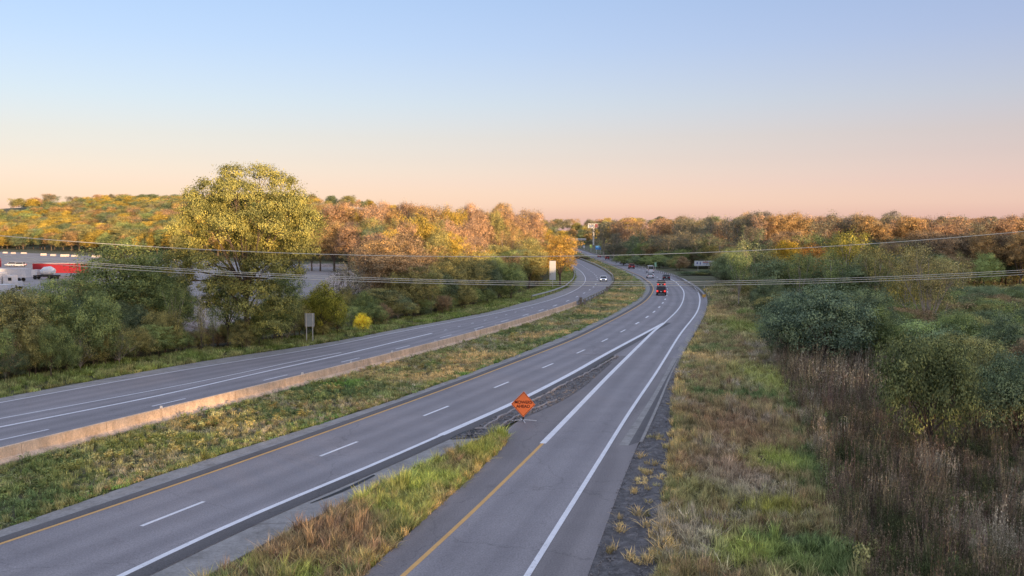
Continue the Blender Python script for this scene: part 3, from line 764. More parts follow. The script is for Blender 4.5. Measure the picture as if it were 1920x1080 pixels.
# right verge
rv_l = line([(1228, 1079), (1240, 980), (1255, 900), (1262, 830), (1262, 780), (1268, 720), (1280, 680), (1303, 640), (1325, 600), (1334, 575), (1338, 560), (1322, 542)], 30, 0, 1)
right_poly = [(p.x, p.y) for p in rv_l] + [(p.x, p.y) for p in [G(1350, 536), G(1460, 545), G(1470, 640), G(1560, 760), G(1580, 900), G(1620, 1079)]] + [(21, 5), (10, 5)]
build_grass('verge_grass', right_poly, D(10.0, 48, 1.5, .35), tufts + lean_tufts, [DEEP, OLIVE, BROWN, OLIVE, RUST, OLIVE, GREY], 3, .55, 'rough mixed grass on the verge right of the ramp',
            [((1360, 800), (3.5, 8), RUST, .75), ((1370, 880), (3, 4), RUST, .6), ((1440, 715), (2.5, 9), LIME, .65), ((1455, 870), (1.6, 2.6), LIME, .9), ((1440, 960), (1.8, 1.6), (.19, .19, .045), .85), ((1400, 1040), (1.7, 1.8), LIME, .85), ((1500, 1060), (1.5, 1.5), GREEN, .8),
             ((1330, 675), (2.0, 5), STRAW, .8), ((1400, 615), (4, 14), (.12, .16, .04), .7), ((1310, 930), (2, 3), OLIVE, .7), ((1380, 585), (4, 20), RUST, .5), ((1340, 590), (3, 14), STRAW, .5)], s=.22, wide=.8)
build_grass('dry_verge_edge', [(p.x, p.y) for p in offset(rv_l, -.15)] + [(p.x, p.y) for p in reversed(offset(rv_l, .75))], D(7.0, 55, 1.3, .4), tufts, [STRAW, (.25, .2, .09), STRAW, OLIVE], 7, .42, 'pale dry grass along the edge of the gravel', wide=.7)
# dark stalk zone on the right
st_poly = [(p.x, p.y) for p in [G(1600, 1079), G(1540, 900), G(1500, 780), G(1455, 690), G(1440, 640), G(1470, 650), G(1700, 690), G(2050, 760), G(2200, 900), G(2200, 1079)]] + [(45, 8), (15, 8)]
build_grass('brown_stalks', st_poly, D(9.0, 46, 1.2, .6), stalks, [DARK, PLUM, BROWN, PLUM, DARK, (.13, .085, .07), GREY], 8, 1.25, 'dense dead plum brown weed stalks on the right slope', s=.3, wide=.7, tilt=.08)
build_grass('stalk_understory', st_poly, D(6.0, 46, 1.2, .6), tufts + leafy[:1], [DARK, DEEP, OLIVE, DARK, GREEN], 12, .55, 'low dark green growth under the dead stalks', s=.35, wide=.8)
# verge beyond northbound
nv_l = offset(nb_outer, -5.0)
build_grass('far_verge_grass', [(p.x, p.y) for p in offset(nb_outer, -7.0)] + [(p.x, p.y) for p in reversed(offset(nb_outer, -0.1))], D(3.5, 90, 1.3, .3), tufts, [GREEN, OLIVE, GREEN, (0.10, .13, .04)], 5, .42, 'green roadside grass beyond the northbound shoulder', s=.3, wide=.9)
# right field behind
fld = [(p.x, p.y) for p in [G(1340, 560), G(1460, 640), G(1600, 640), G(2000, 640), G(2300, 545), G(1950, 530), G(1700, 528), G(1345, 532)]]
build_grass('field_grass', fld, D(.9, 110, 1.2, .2), tufts, [DARK, OLIVE, BROWN, OLIVE, GREEN], 14, .8, 'rank grass on the field behind the right hand bushes', s=.06, wide=1.3)
TPOS = ['small one beside the outer edge line', 'low on the pavement edge', 'farthest up the road', 'second farthest, by the pavement', 'in the middle of the gravel', 'right side near the verge', 'lower left by pavement', 'lower middle', 'half in the verge grass', 'bottom left one', 'bottom middle one', 'right of the middle tuft', 'tiny one by the pavement', 'bottom right one']
# straw tufts growing in the gravel
for i, (px, py, sc) in enumerate([(1195, 970, .9), (1165, 1000, .8), (1205, 862, .8), (1190, 925, .5), (1210, 990, .75), (1245, 930, .7), (1150, 1035, .6), (1225, 1010, .9), (1265, 930, .7), (1180, 1055, .9), (1215, 1060, .8), (1248, 1000, .9), (1162, 975, .5), (1245, 1040, 1)]):
    q = G(px, py); me = lean_tufts[i % 3].data
    o = bpy.data.objects.new('grass_clump', me); COL.objects.link(o)
    # own look: straw coloured copy of the tuft mesh
    o.location = (q.x, q.y, .05); o.scale = (1.2 * sc, 1.2 * sc, .62 * sc); o.rotation_euler = (0, 0, i * 1.3)
    o.color = (*[c * (.9 + .04 * (i % 5)) for c in STRAW], 1)
    tag(o, f'dry straw tuft in the gravel beside the ramp, {TPOS[i]}', 'grass clump', 'straw tufts in the gravel shoulder')
    o.data = me.copy() if i < 3 else clumps[i % 3]
    if i == 0: clumps = []
    if i < 3:
        o.data.materials.clear(); o.data.materials.append(M['leaf']); clumps.append(o.data)
X, Y = fill([(p.x, p.y) for p in offset(gr_l, .3)] + [(p.x, p.y) for p in reversed(gr_r)], D(1.6, 50, 1, .4)); k_ = nz(X, Y, .5, 77) > .05; X, Y = X[k_], Y[k_]
scatter('gravel_weeds', np.stack([X, Y, X * 0 + .05], 1), np.stack([np.full(len(X), .7)] * 2 + [rng.uniform(.12, .4, len(X))], 1), palette(X, Y, [OLIVE, STRAW, (.26, .22, .11)], 51, .4), tufts, 'thin dry weeds coming up through the gravel shoulder')
# stones
stones = [stone_proto(i, M['darkstone']) for i in range(4)]
gp = [(p.x, p.y) for p in gr_l] + [(p.x, p.y) for p in reversed(gr_r)]
X, Y = fill(gp, D(14, 50, 1, 3)); s_ = rng.uniform(.02, .07, len(X))
scatter('loose_gravel', np.stack([X, Y, X * 0 + .08], 1), np.stack([s_, s_, s_ * .6], 1), np.ones((len(X), 3)), stones, 'loose dark gravel beside the ramp', 1)
gp = [(p.x, p.y) for p in gore_l] + [(p.x, p.y) for p in reversed(gore_r)]
X, Y = fill(gp, D(14, 90, 1, 3)); s_ = rng.uniform(.03, .11, len(X))
scatter('broken_asphalt', np.stack([X, Y, X * 0 + .12], 1), np.stack([s_, s_, s_ * .5], 1), np.ones((len(X), 3)), stones, 'broken asphalt chunks in the gore between highway and ramp', 1)

# ------------------------------------------------------------------ trees
NORM = {}
def leaves(lobes, clumps, per, leaf, crad, seed, droop=0.0, upright=0.0, fill_=.72, norm=True):
    r = np.random.default_rng(seed); C_ = []; N_ = []; T_ = []
    tot = sum(l[1][0] * l[1][2] for l in lobes)
    for c, rad in lobes:
        nc = max(3, int(clumps * len(lobes) * (rad[0] * rad[2]) / tot))
        d = r.normal(0, 1, (nc, 3)); d /= np.linalg.norm(d, axis=1)[:, None]
        d[:, 2] = np.where(d[:, 2] < -.5, -d[:, 2], d[:, 2])
        rr = r.uniform(fill_, 1.02, (nc, 1)) * np.where(r.uniform(0, 1, (nc, 1)) < .22, r.uniform(1.05, 1.32, (nc, 1)), 1); cc = np.array(c) + d * rr * np.array(rad)
        tone = np.clip(r.normal(.5, .30, nc), 0, 1)
        for k in range(nc):
            m_ = int(per * r.uniform(.6, 1.4)); q = r.normal(0, 1, (m_, 3)); 
            sz = crad * r.uniform(.6, 1.3); q *= np.array([sz, sz, sz * (.62 + upright)])
            q[:, 2] -= droop * sz
            C_.append(cc[k] + q)
            nn = .75 * d[k] + .45 * q / (sz + 1e-9) * .6 + r.normal(0, .42, (m_, 3)) + np.array([0, 0, .25]); N_.append(nn)
            T_.append(np.clip(tone[k] + r.normal(0, .09, m_), 0, 1))
    C_ = np.concatenate(C_); N_ = np.concatenate(N_); T_ = np.concatenate(T_); n = len(C_)
    N_ /= np.linalg.norm(N_, axis=1)[:, None]
    a = np.cross(N_, r.normal(0, 1, (n, 3))); a /= np.linalg.norm(a, axis=1)[:, None]; b = np.cross(N_, a)
    s = leaf * r.uniform(.6, 1.3, (n, 1))
    if upright: a = a * .5 + np.array([0, 0, 1.0]) * upright; 
    V = np.empty((n, 4, 3)); V[:, 0] = C_ - a * s; V[:, 1] = C_ - b * s * .62; V[:, 2] = C_ + a * s; V[:, 3] = C_ + b * s * .62
    if norm:
        zt = np.quantile(C_[:, 2], .997); rx = np.quantile(np.hypot(C_[:, 0], C_[:, 1]), .97)
        V *= np.array([.5 / rx, .5 / rx, 1 / zt]); NORM[seed] = (.5 / rx, 1 / zt)
    me = bpy.data.meshes.new('crown'); me.vertices.add(n * 4); me.vertices.foreach_set('co', V.astype(np.float32).ravel())
    me.loops.add(n * 4); me.loops.foreach_set('vertex_index', np.arange(n * 4, dtype=np.int32))
    me.polygons.add(n); me.polygons.foreach_set('loop_start', np.arange(0, n * 4, 4, dtype=np.int32)); me.update()
    at = me.attributes.new('tone', 'FLOAT', 'FACE'); at.data.foreach_set('value', T_.astype(np.float32))
    me.materials.append(M['leaf']); return me
def limbs(lobes, h0, tr, seed, mat, twigs=2, depth=3, lean=(0, 0)):
    r = random.Random(seed); b = MB()
    top = max(l[0][2] for l in lobes)
    tp = [(0, 0, -.02), (lean[0] * .3, lean[1] * .3, h0 * .5), (lean[0] * .7, lean[1] * .7, h0), (lean[0], lean[1], min(.9, top))]
    b.tube(tp, [tr * 1.35, tr, tr * .8, tr * .25], 7)
    for c, rad in lobes:
        st = h0 * r.uniform(.75, 1.2) if c[2] > h0 else h0 * .6
        st = min(st, c[2] * .92); base = Vector((lean[0] * st, lean[1] * st, st)); c = Vector(c)
        mid = base.lerp(c, .5) + Vector((0, 0, -.02 + .05 * r.random()))
        b.tube([base, mid, c], [tr * .45, tr * .3, tr * .12], 5)
        for k in range(twigs):
            e = c + Vector((r.gauss(0, .5) * rad[0], r.gauss(0, .5) * rad[1], abs(r.gauss(.4, .4)) * rad[2]))
            b.tube([mid.lerp(c, .5), (mid.lerp(c, .7) + e) / 2, e], [tr * .16, tr * .1, tr * .04], 4, False)
    me = b.mesh('trunk'); me.materials.append(mat); return me
def mk_lobes(kind, seed):
    r = random.Random(seed); L = []
    if kind == 'round':
        for k in range(11):
            a = k * 2.4 + r.uniform(-.3, .3); z = .34 + .5 * ((k + .5) / 11) + r.uniform(-.04, .04)
            R_ = (.36 * math.sin(math.pi * min(1, (z - .12) / .95)) ** .7) * r.uniform(.6, .9)
            s = r.uniform(.12, .19); L.append(((math.cos(a) * R_ * .75, math.sin(a) * R_ * .75, z), (s, s, s * .8)))
        L.append(((0, 0, .84), (.15, .15, .13))); L.append(((0, 0, .6), (.24, .24, .2)))
    if kind == 'plume':
        for k in range(9):
            a = k * 2.4; R_ = .20 * math.sqrt((k + .3) / 9); z = r.uniform(.52, .8)
            L.append(((math.cos(a) * R_, math.sin(a) * R_, z), (r.uniform(.06, .09), r.uniform(.06, .09), r.uniform(.14, .2))))
        L.append(((0, 0, .5), (.17, .17, .2)))
    if kind == 'bush':
        for k in range(12):
            a = k * 2.4 + r.uniform(-.4, .4); R_ = .42 * math.sqrt((k + .5) / 12); z = r.uniform(.22, .40) + .38 * (1 - R_ / .45) * r.uniform(.6, 1.1)
            s = r.uniform(.15, .24); L.append(((math.cos(a) * R_, math.sin(a) * R_, z), (s, s, s * .95)))
        L.append(((0, 0, .3), (.38, .38, .28)))
    if kind == 'paletree':
        for k in range(11):
            a = k * 2.4; R_ = .22 * math.sqrt((k + .5) / 11); z = r.uniform(.48, .88)
            L.append(((math.cos(a) * R_, math.sin(a) * R_, z), (.11, .11, r.uniform(.09, .14))))
        for k in range(4): L.append(((math.cos(k * 1.7) * .24, math.sin(k * 1.7) * .24, r.uniform(.33, .42)), (.06, .06, .04)))
    if kind == 'wood':
        for k in range(8):
            a = k * 2.4; R_ = .19 * math.sqrt((k + .5) / 8); z = r.uniform(.25, .8)
            L.append(((math.cos(a) * R_, math.sin(a) * R_, z), (.13, .13, r.uniform(.14, .2))))
        L.append(((0, 0, .78), (.1, .1, .16)))
    return L
V_ = {}
def add_variant(kind, seed, lob, crown, trunk):
    a, b = NORM[seed]
    for v in trunk.vertices: v.co = (v.co.x * a, v.co.y * a, v.co.z * b)
    V_.setdefault(kind, []).append((crown, trunk))
for i in range(5):
    lb = mk_lobes('round', 100 + i); add_variant('round', 200 + i, lb, leaves(lb, 40, 38, .0080, .033, 200 + i), limbs(lb, .22, .018, 300 + i, M['bark']))
for i in range(5):
    lb = mk_lobes('plume', 110 + i); add_variant('plume', 210 + i, lb, leaves(lb, 36, 22, .0085, .026, 210 + i, upright=.5), limbs(lb, .25, .010, 310 + i, M['palebark'], 4))
for i in range(5):
    lb = mk_lobes('bush', 120 + i); add_variant('bush', 220 + i, lb, leaves(lb, 44, 46, .0098, .046, 220 + i), limbs(lb, .15, .02, 320 + i, M['bark']))
lb = mk_lobes('paletree', 160); add_variant('paletree', 260, lb, leaves(lb, 34, 26, .0085, .036, 260, upright=.2), limbs(lb, .16, .013, 360, M['palebark'], 5))
for i in range(3):
    lb = mk_lobes('wood', 130 + i); add_variant('wood', 230 + i, lb, leaves(lb, 40, 20, .0105, .032, 230 + i, upright=.3), limbs(lb, .2, .010, 330 + i, M['palebark'], 5))
for i in range(3):
    lb = mk_lobes('round', 140 + i); add_variant('sparse', 240 + i, lb, leaves(lb, 26, 10, .0105, .05, 240 + i), limbs(lb, .2, .013, 340 + i, M['bark'], 9))
for i in range(3):
    lb = mk_lobes('bush', 150 + i); add_variant('barebush', 250 + i, lb, leaves(lb, 22, 10, .0115, .05, 250 + i), limbs(lb, .1, .009, 350 + i, M['palebark'], 14))

def tree(x, y, h, wdt, kind, col, label, group=None, name='tree', cat='tree', z=None, trunk_mat=None, crown_scale=None):
    vs = V_[kind]; cm, tm = random.choice(vs)
    rootz = hgt(x, y) if z is None else z
    r = empty(name, (x, y, rootz - .05)); tag(r, label, cat, group)
    sx = wdt; rz = random.uniform(0, 6.28)
    for nm, me in (('crown', cm), ('trunk', tm)):
        o = bpy.data.objects.new(nm, me); COL.objects.link(o); o.parent = r
        o.scale = (sx, sx, h); o.rotation_euler = (0, 0, rz)
        j = random.uniform(.85, 1.15)
        if nm == 'crown': o.color = (col[0] * j, col[1] * j, col[2] * j, 1)
    return r
def tpx(px, pyb, pyt, wpx, kind, col, label, group=None, name='tree', cat='tree'):
    q = G(px, pyb); Y = q.y
    top = P(px, pyt, Y).z; z0 = hgt(q.x, Y); h = max(1.0, top - z0)
    return tree(q.x, Y, h, wpx * Y / FPX, kind, col, label, group, name, cat)

# foliage base colours
fG = (0.125, 0.152, 0.065); fO = (0.165, 0.155, 0.068); fDG = (0.088, 0.112, 0.068); fBG = (0.090, 0.118, 0.078); fY = (0.30, 0.25, 0.04)
fGold = (0.235, 0.18, 0.045); fOr = (0.215, 0.15, 0.075); fPk = (0.22, 0.15, 0.10); fBr = (0.155, 0.115, 0.075); fGr = (0.12, 0.115, 0.085); fDk = (0.08, 0.068, 0.055)

# the tall tree
hl = [((-.07, 0, .94), (.09, .10, .055)), ((.10, 0, .945), (.11, .12, .05)), ((.23, .02, .89), (.10, .11, .06)), ((-.20, 0, .88), (.09, .12, .06)), ((-.335, .05, .83), (.07, .08, .05)), ((.33, 0, .80), (.09, .1, .06)),
      ((-.02, -.08, .83), (.2, .18, .09)), ((.24, -.05, .76), (.16, .16, .10)), ((-.24, -.05, .74), (.17, .17, .09)), ((.38, 0, .66), (.12, .15, .12)), ((.14, -.15, .67), (.18, .15, .11)), ((-.08, -.14, .64), (.16, .16, .11)), ((-.36, -.05, .64), (.10, .13, .07)),
      ((-.33, 0, .55), (.13, .15, .09)), ((.33, .05, .53), (.15, .15, .10)), ((.02, .1, .55), (.2, .18, .12)), ((-.42, -.05, .45), (.10, .11, .09)), ((-.22, -.12, .46), (.14, .13, .07)), ((.14, -.1, .45), (.17, .12, .08)), ((-.36, -.05, .37), (.07, .08, .06)),
      ((-.14, -.05, .34), (.16, .13, .07)), ((.10, -.03, .31), (.16, .12, .08)), ((.26, -.05, .42), (.13, .1, .06)), ((.0, -.08, .22), (.13, .1, .05)), ((.22, 0, .22), (.12, .1, .07)), ((-.22, 0, .25), (.08, .08, .05)), ((.16, -.05, .12), (.13, .1, .05)), ((.2, .15, .7), (.18, .18, .12)), ((-.15, .15, .75), (.18, .18, .12))]
hl = [(c, (r[0] * .88, r[1] * .9, r[2] * .86)) for c, r in hl]
hc = leaves(hl, 66, 72, .0046, .0195, 777, norm=False); htm = limbs(hl, .34, .016, 778, M['bark'], 3)
q = G(464, 655)
r_ = empty('tree', (q.x, q.y, 0)); tag(r_, 'tallest tree, broad yellow green crown rising above the left woods', 'tree')
hh = P(480, 306, q.y).z
for nm, me in (('crown', hc), ('trunk', htm)):
    o = bpy.data.objects.new(nm, me); COL.objects.link(o); o.parent = r_; o.scale = (17.2, 17.2, hh * 1.0)
    if nm == 'crown': o.color = (0.15, 0.15, 0.055, 1)
    if nm == 'trunk': o.location = (0, 0, 0); o.rotation_euler = (0, 0, 0)

named = [
 (486, 650, 572, 64, 'bush', fG, 'green bush against the trunk of the tallest tree'),
 (455, 656, 600, 60, 'bush', fO, 'low olive bush in front of the trunk of the tallest tree'),
 (20, 690, 545, 110, 'round', fG, 'green tree at the left edge in front of the white trailers'),
 (175, 690, 545, 110, 'bush', fG, 'large green shrub in front of the broad olive tree'),
 (330, 660, 520, 60, 'plume', fG, 'narrow green tree at the left side of the rock pile'),
 (1385, 575, 470, 50, 'plume', fG, 'upright green tree just right of the low billboard'),
 (1445, 585, 462, 62, 'wood', fO, 'upright olive tree behind the left end of the blue green bushes'),
 (1498, 590, 470, 60, 'plume', fG, 'upright green tree behind the largest bush'),
 (1556, 595, 466, 66, 'wood', fG, 'upright green tree behind the largest bush, right of centre'),
 (1640, 600, 458, 70, 'plume', fO, 'upright olive tree between the largest bush and the pale trunked tree'),
 (1795, 580, 470, 60, 'wood', fO, 'upright olive tree right behind the pale trunked tree'),
 (1895, 690, 560, 90, 'wood', fG, 'upright green tree at the right edge of the thicket'),
 (292, 648, 478, 120, 'round', fG, 'leafy green tree between the broad olive tree and the rock pile'),
 (428, 652, 505, 80, 'round', fG, 'green tree under the left side of the tallest tree'),
 (528, 640, 512, 90, 'round', fG, 'green tree under the right side of the tallest tree'),
 (98, 690, 520, 100, 'round', fG, 'green tree left of the red trailer'),
 (235, 645, 448, 185, 'round', fG, 'broad olive green tree rising in front of the gravel lot, left of the tallest tree'),
 (132, 668, 522, 110, 'sparse', fO, 'thin brown tree with bare pale trunk left of the broad olive tree'),
 (40, 705, 538, 130, 'round', fO, 'olive brown tree at the left edge before the white trailers'),
 (160, 660, 512, 90, 'round', fG, 'green tree in front of the red trailer'),
 (275, 650, 520, 140, 'round', fG, 'dark green tree in front of the broad olive tree'),
 (238, 650, 560, 60, 'bush', (.2, .13, .05), 'rust coloured bush among the dark green trees at left'),
 (318, 632, 563, 44, 'bush', fY, 'small bright yellow tree beside the white rock pile'),
 (606, 631, 528, 100, 'bush', (.16, .16, .035), 'yellow green rounded tree behind the two post sign'),
 (655, 600, 490, 90, 'sparse', fGr, 'bare grey branching tree in front of the white rock heap'),
 (681, 624, 586, 36, 'bush', (.42, .36, .05), 'small bright yellow bush beside the northbound road'),
 (552, 634, 560, 70, 'bush', fO, 'olive bush left of the two post sign'),
 (515, 640, 555, 80, 'bush', fG, 'green bush under the right side of the tallest tree'),
 (400, 660, 570, 26, 'sparse', fG, 'slim sapling left of the tallest tree'),
 (378, 664, 560, 26, 'sparse', fO, 'slimmest leafy sapling in front of the rock pile'),
 (1050, 537, 440, 72, 'round', (.25, .17, .05), 'golden tree at the roadside where the northbound road disappears'),
 (1008, 536, 452, 64, 'round', (.22, .14, .06), 'orange tree just left of the golden roadside tree'),
 (958, 562, 492, 70, 'bush', fG, 'dark green bush in front of the orange tree by the guardrail'),
 (1545, 690, 532, 190, 'bush', fBG, 'large blue green bush, biggest of the bushes at right'),
 (1475, 676, 545, 110, 'bush', fBG, 'blue green bush at the left flank of the largest bush'),
 (1625, 676, 540, 130, 'bush', fDG, 'dark green bush right of the largest bush'),
 (1650, 690, 575, 80, 'bush', fG, 'mid green bush before the pale trunked tree'),
 (1737, 655, 455, 145, 'paletree', (.17, .15, .075), 'tall thin crowned tree with pale trunk at right'),
 (1700, 625, 460, 95, 'wood', (.20, .17, .05), 'yellow topped slender tree left of the pale trunked tree'),
 (1740, 648, 575, 110, 'barebush', (.13, .08, .05), 'bare twiggy shrub at the foot of the pale trunked tree'),
 (1742, 866, 625, 205, 'bush', (.115, .13, .06), 'large green bush standing in the dead stalks at lower right'),
 (1835, 815, 635, 170, 'bush', (.12, .125, .06), 'olive bush behind the large green bush at lower right'),
 (1910, 850, 660, 170, 'bush', fDG, 'dark green bush at the right edge of the picture'),
 (1800, 700, 585, 100, 'bush', fG, 'green bush in the middle row at right'),
 (1880, 720, 590, 120, 'bush', fDG, 'dark bush near the right edge below the field'),
 (1850, 640, 570, 110, 'bush', fG, 'green bush just in front of the open field'),
 (1790, 630, 565, 70, 'bush', fO, 'olive bush right of the pale trunked tree'),
 (1910, 625, 568, 80, 'bush', fDG, 'dark green bush at the right end of the open field'),
 (1420, 560, 445, 80, 'plume', (.14, .16, .085), 'pale grey green tree right of the low billboard'),
 (1470, 560, 450, 70, 'round', (.28, .2, .035), 'golden yellow tree behind the pale green tree'),
 (1520, 565, 455, 70, 'round', (.30, .17, .05), 'orange lit tree right of the golden yellow tree'),
 (1585, 570, 430, 90, 'plume', (.19, .18, .05), 'tall yellow green tree above the dark bushes at right'),
 (1625, 590, 476, 60, 'round', fDG, 'dark green tree between two yellow tinged trees at right'),
 (1440, 600, 520, 70, 'bush', fDG, 'dark bush at the left end of the right hand bushes'),
 (1405, 545, 500, 70, 'bush', fG, 'green bush beneath the pale grey green tree'),
 (1372, 532, 508, 44, 'bush', fO, 'olive bush below the low billboard'),
 (1548, 470, 404, 60, 'plume', fOr, 'tall orange topped tree on the right skyline'),
]
for t in named: tpx(*t, name='bush' if t[4] in ('bush', 'barebush') else 'tree', cat='bush' if t[4] in ('bush', 'barebush') else 'tree')

# left roadside thicket
cn = {id(fG): 'green', id(fO): 'olive', id(fDG): 'dark green', id(fBr): 'brown', id(fGold): 'golden', id(fOr): 'orange', id(fPk): 'pinkish brown', id(fGr): 'grey green', id(fDk): 'dark brown', id(fBG): 'blue green', id(fY): 'yellow'}
def verge_y(px):        # pixel row of the far verge
    pts = [(0, 735), (320, 676), (640, 634), (920, 580), (1000, 556), (1060, 535)]
    for a, b in zip(pts, pts[1:]):
        if px <= b[0]: return a[1] + (b[1] - a[1]) * (px - a[0]) / (b[0] - a[0])
    return 535
PLANTS = []            # (object, pixel column, colour word, kind word, group, place phrase)
def landmark(px):
    for x, t in ((80, 'above the white trailers'), (165, 'by the red trailer'), (240, 'by the broad olive tree'), (330, 'right of the olive tree'), (420, 'left of the tallest tree'), (520, 'by the tallest tree'), (600, 'above the two post sign'),
                 (690, 'by the rubble heap'), (760, 'right of the rubble heap'), (830, 'right of bright yellow bush'), (900, 'midway to the white sign'), (960, 'left of the white sign'), (1040, 'by the tall white sign'), (1110, 'by the golden roadside tree'),
                 (1200, 'right of the tall billboard'), (1300, 'left of the white billboard'), (1370, 'above the white billboard'), (1450, 'right of the white billboard'), (1520, 'left of the largest bush'),
                 (1600, 'near the largest bush'), (1690, 'left of pale trunked tree'), (1780, 'by the pale trunked tree'), (1860, 'left of the field pole')):
        if px < x: return t
    return 'near the right picture edge'
def plant(x, y, h, wdt, kind, col, word, group, name, place):
    o = tree(x, y, h, wdt, kind, col, 'pending', group, name, name)
    px = CX + FPX * x / y
    PLANTS.append((o, px, cn[id(col)], word, group, place)); return o
def pp(px, pyb, pyt, wpx, kind, col, word, group, name, place):
    if pyb > 506 and px + wpx / 2 > 1292 and px - wpx / 2 < 1350: pyt = max(pyt, 510 + (px > 1325) * -5); pyb = max(pyb, 516)
    if pyb > 560 and 1690 < px < 1785: pyt = max(pyt, 618 + (pyb - 600) * .1)
    if pyb > 556 and px > 1780: pyt = max(pyt, 571)
    if pyb > 541 and 1000 < px < 1060: return
    q = G(px, pyb); z0 = hgt(q.x, q.y); h = max(1.2, P(px, pyt, q.y).z - z0)
    return plant(q.x, q.y, h, wpx * q.y / FPX, kind, col, word, group, name, place)
for px in range(-70, 1000, 15):
    c = random.choice([fG, fO, fDG, fG, fO, fG, fBr]); x = px + random.uniform(-8, 8)
    by = verge_y(max(0, x)) - random.uniform(8, 20); hpx = random.uniform(42, 78) * (by - 440) / 200
    if 330 < x < 445: hpx *= .55; c = random.choice([fO, fBr])
    if 440 < x < 500: hpx *= .8
    if 555 < x < 605: by = verge_y(x) - 14; hpx *= .85
    pp(x, by, by - hpx, random.uniform(42, 70) * (by - 440) / 200, random.choice(['bush', 'bush', 'bush', 'barebush']), c, 'shrub', 'shrubs along the northbound verge', 'shrub', 'along the northbound verge')
for px in range(-60, 340, 26):
    for row in range(2):
        c = random.choice([fG, fO, fDG, fO, fG]); x = px + random.uniform(-12, 12)
        by = verge_y(max(0, x)) - 26 - row * 22 - random.uniform(0, 12)
        tp = by - random.uniform(85, 120) + row * 6
        if x < 70: tp = max(tp, 535 + random.uniform(0, 25))
        pp(x, by, tp, random.uniform(75, 110), random.choice(['bush', 'round']), c, 'tree', 'small trees before the gravel lot', 'tree', 'before the gravel lot')
for px in range(500, 700, 26):
    x = px + random.uniform(-8, 8); by = verge_y(x) - 24 - random.uniform(0, 8)
    pp(x, by, by - random.uniform(45, 75), random.uniform(45, 65), 'bush', random.choice([fG, fO, fO, fDG]), 'bush', 'bushes before the rubble heap', 'bush', 'before the rubble heap')
for px in range(705, 1000, 17):
    for row in range(3):
        x = px + random.uniform(-9, 9)
        c = [random.choice([fO, fG, fDG, fO, fBr]), random.choice([fO, fO, fBr, fOr, fPk, fGold]), random.choice([fOr, fPk, fGold, fPk, fO])][row]
        by = verge_y(x) - 16 - row * 17 - random.uniform(0, 6)
        tp = [by - random.uniform(75, 100), 448 + random.uniform(-22, 18), 408 + random.uniform(-16, 16)][row] + (22 if x < 745 else 0)
        k = random.choice([['bush', 'round'], ['round', 'round', 'sparse', 'plume'], ['round', 'plume', 'round']][row])
        pp(x, by, tp, random.uniform(60, 92) * max(.55, (by - 440) / 130), k, c, 'tree', 'trees of the woods beyond the northbound road', 'tree', f'in {["front", "middle", "back"][row]} woods row')
def skyband(x0, x1, step, ybase, ytop, jit, wpx, kinds, cols, place, group, rows=1, word='tree', name='tree'):
    n = int((x1 - x0) / step)
    for r__ in range(rows):
        for k in range(n):
            x = x0 + (k + random.uniform(0, 1)) * step; f_ = (x - x0) / (x1 - x0)
            by = (ybase[0] + (ybase[1] - ybase[0]) * f_) + random.uniform(-2, 2) - 3 * r__
            tp = ytop[0] + (ytop[1] - ytop[0]) * f_ + random.uniform(-jit, jit)
            pp(x, by, tp, wpx * random.uniform(.75, 1.3), random.choice(kinds), random.choice(cols), word, group, name, place)
skyband(610, 1015, 17, (484, 488), (380, 390), 8, 54, ['plume', 'round', 'plume'], [fOr, fPk, fPk, fGold], 'on the left skyline', 'skyline trees left of the road')
skyband(560, 760, 20, (505, 512), (428, 415), 14, 66, ['round', 'plume', 'sparse'], [fO, fOr, fPk, fDG], 'behind the tallest tree', 'trees right of the tallest tree')
# left hillside beyond the lot (terrain rises)
k = 0; cells = []
for row in range(2):
    for col_ in range(62):
        s_ = -30 + col_ * 11.5 + (row % 2) * 6 + random.uniform(-3, 3); dd = 2 + row * 14 + random.uniform(-3, 4); cells.append((s_, dd, row))
for s_, dd, row in cells:
    bx = -20 - s_ * .707 + dd * .707; by = 394 - 34 + s_ * .707 + dd * .707; px = CX + FPX * bx / by
    if px > 700 or px < -60 or row > 3: continue
    if random.random() < .22 and row > 0: continue
    c = random.choice([fGold, fGold, fGold, fOr, fO, fO, fDG, fGold, fG])
    plant(bx, by, random.uniform(10, 17) + (2 if row else -1), random.uniform(12, 19), random.choice(['round', 'bush', 'round']), c, 'tree', 'hillside trees beyond the gravel lot', 'tree', f'on hillside row {["one", "two", "three", "four", "five", "six", "seven"][row]}')
# right woods
skyband(1125, 1420, 17, (480, 500), (414, 402), 6, 50, ['plume', 'wood', 'plume'], [fPk, fGr, fOr, fGr, fPk], 'on the road skyline', 'skyline trees right of the road')
skyband(1140, 1420, 16, (487, 511), (440, 430), 10, 48, ['wood', 'wood', 'plume'], [fGr, fDG, fGr, fGr, fDG], 'in shaded right woods', 'shaded trees right of the road')
skyband(1165, 1420, 15, (496, 524), (478, 488), 7, 42, ['bush'], [fDG, fG, fDG, fO], 'behind the right guardrail', 'bushes behind the right guardrail', 1, 'bush', 'bush')
skyband(1400, 1990, 19, (500, 500), (400, 408), 8, 60, ['plume', 'plume', 'round'], [fOr, fPk, fOr, fPk, fGr], 'on the right skyline', 'skyline trees at right')
skyband(1400, 1720, 18, (520, 528), (436, 454), 14, 58, ['wood', 'round', 'plume'], [fDk, fG, fO, fG, fDG, fBr], 'amid the right woods', 'middle trees of the right hand woods')
skyband(1730, 1990, 22, (535, 540), (445, 438), 14, 76, ['round', 'round'], [fDk, fBr, fOr, fBr, fDk], 'behind the open field', 'trees behind the open field', 2)
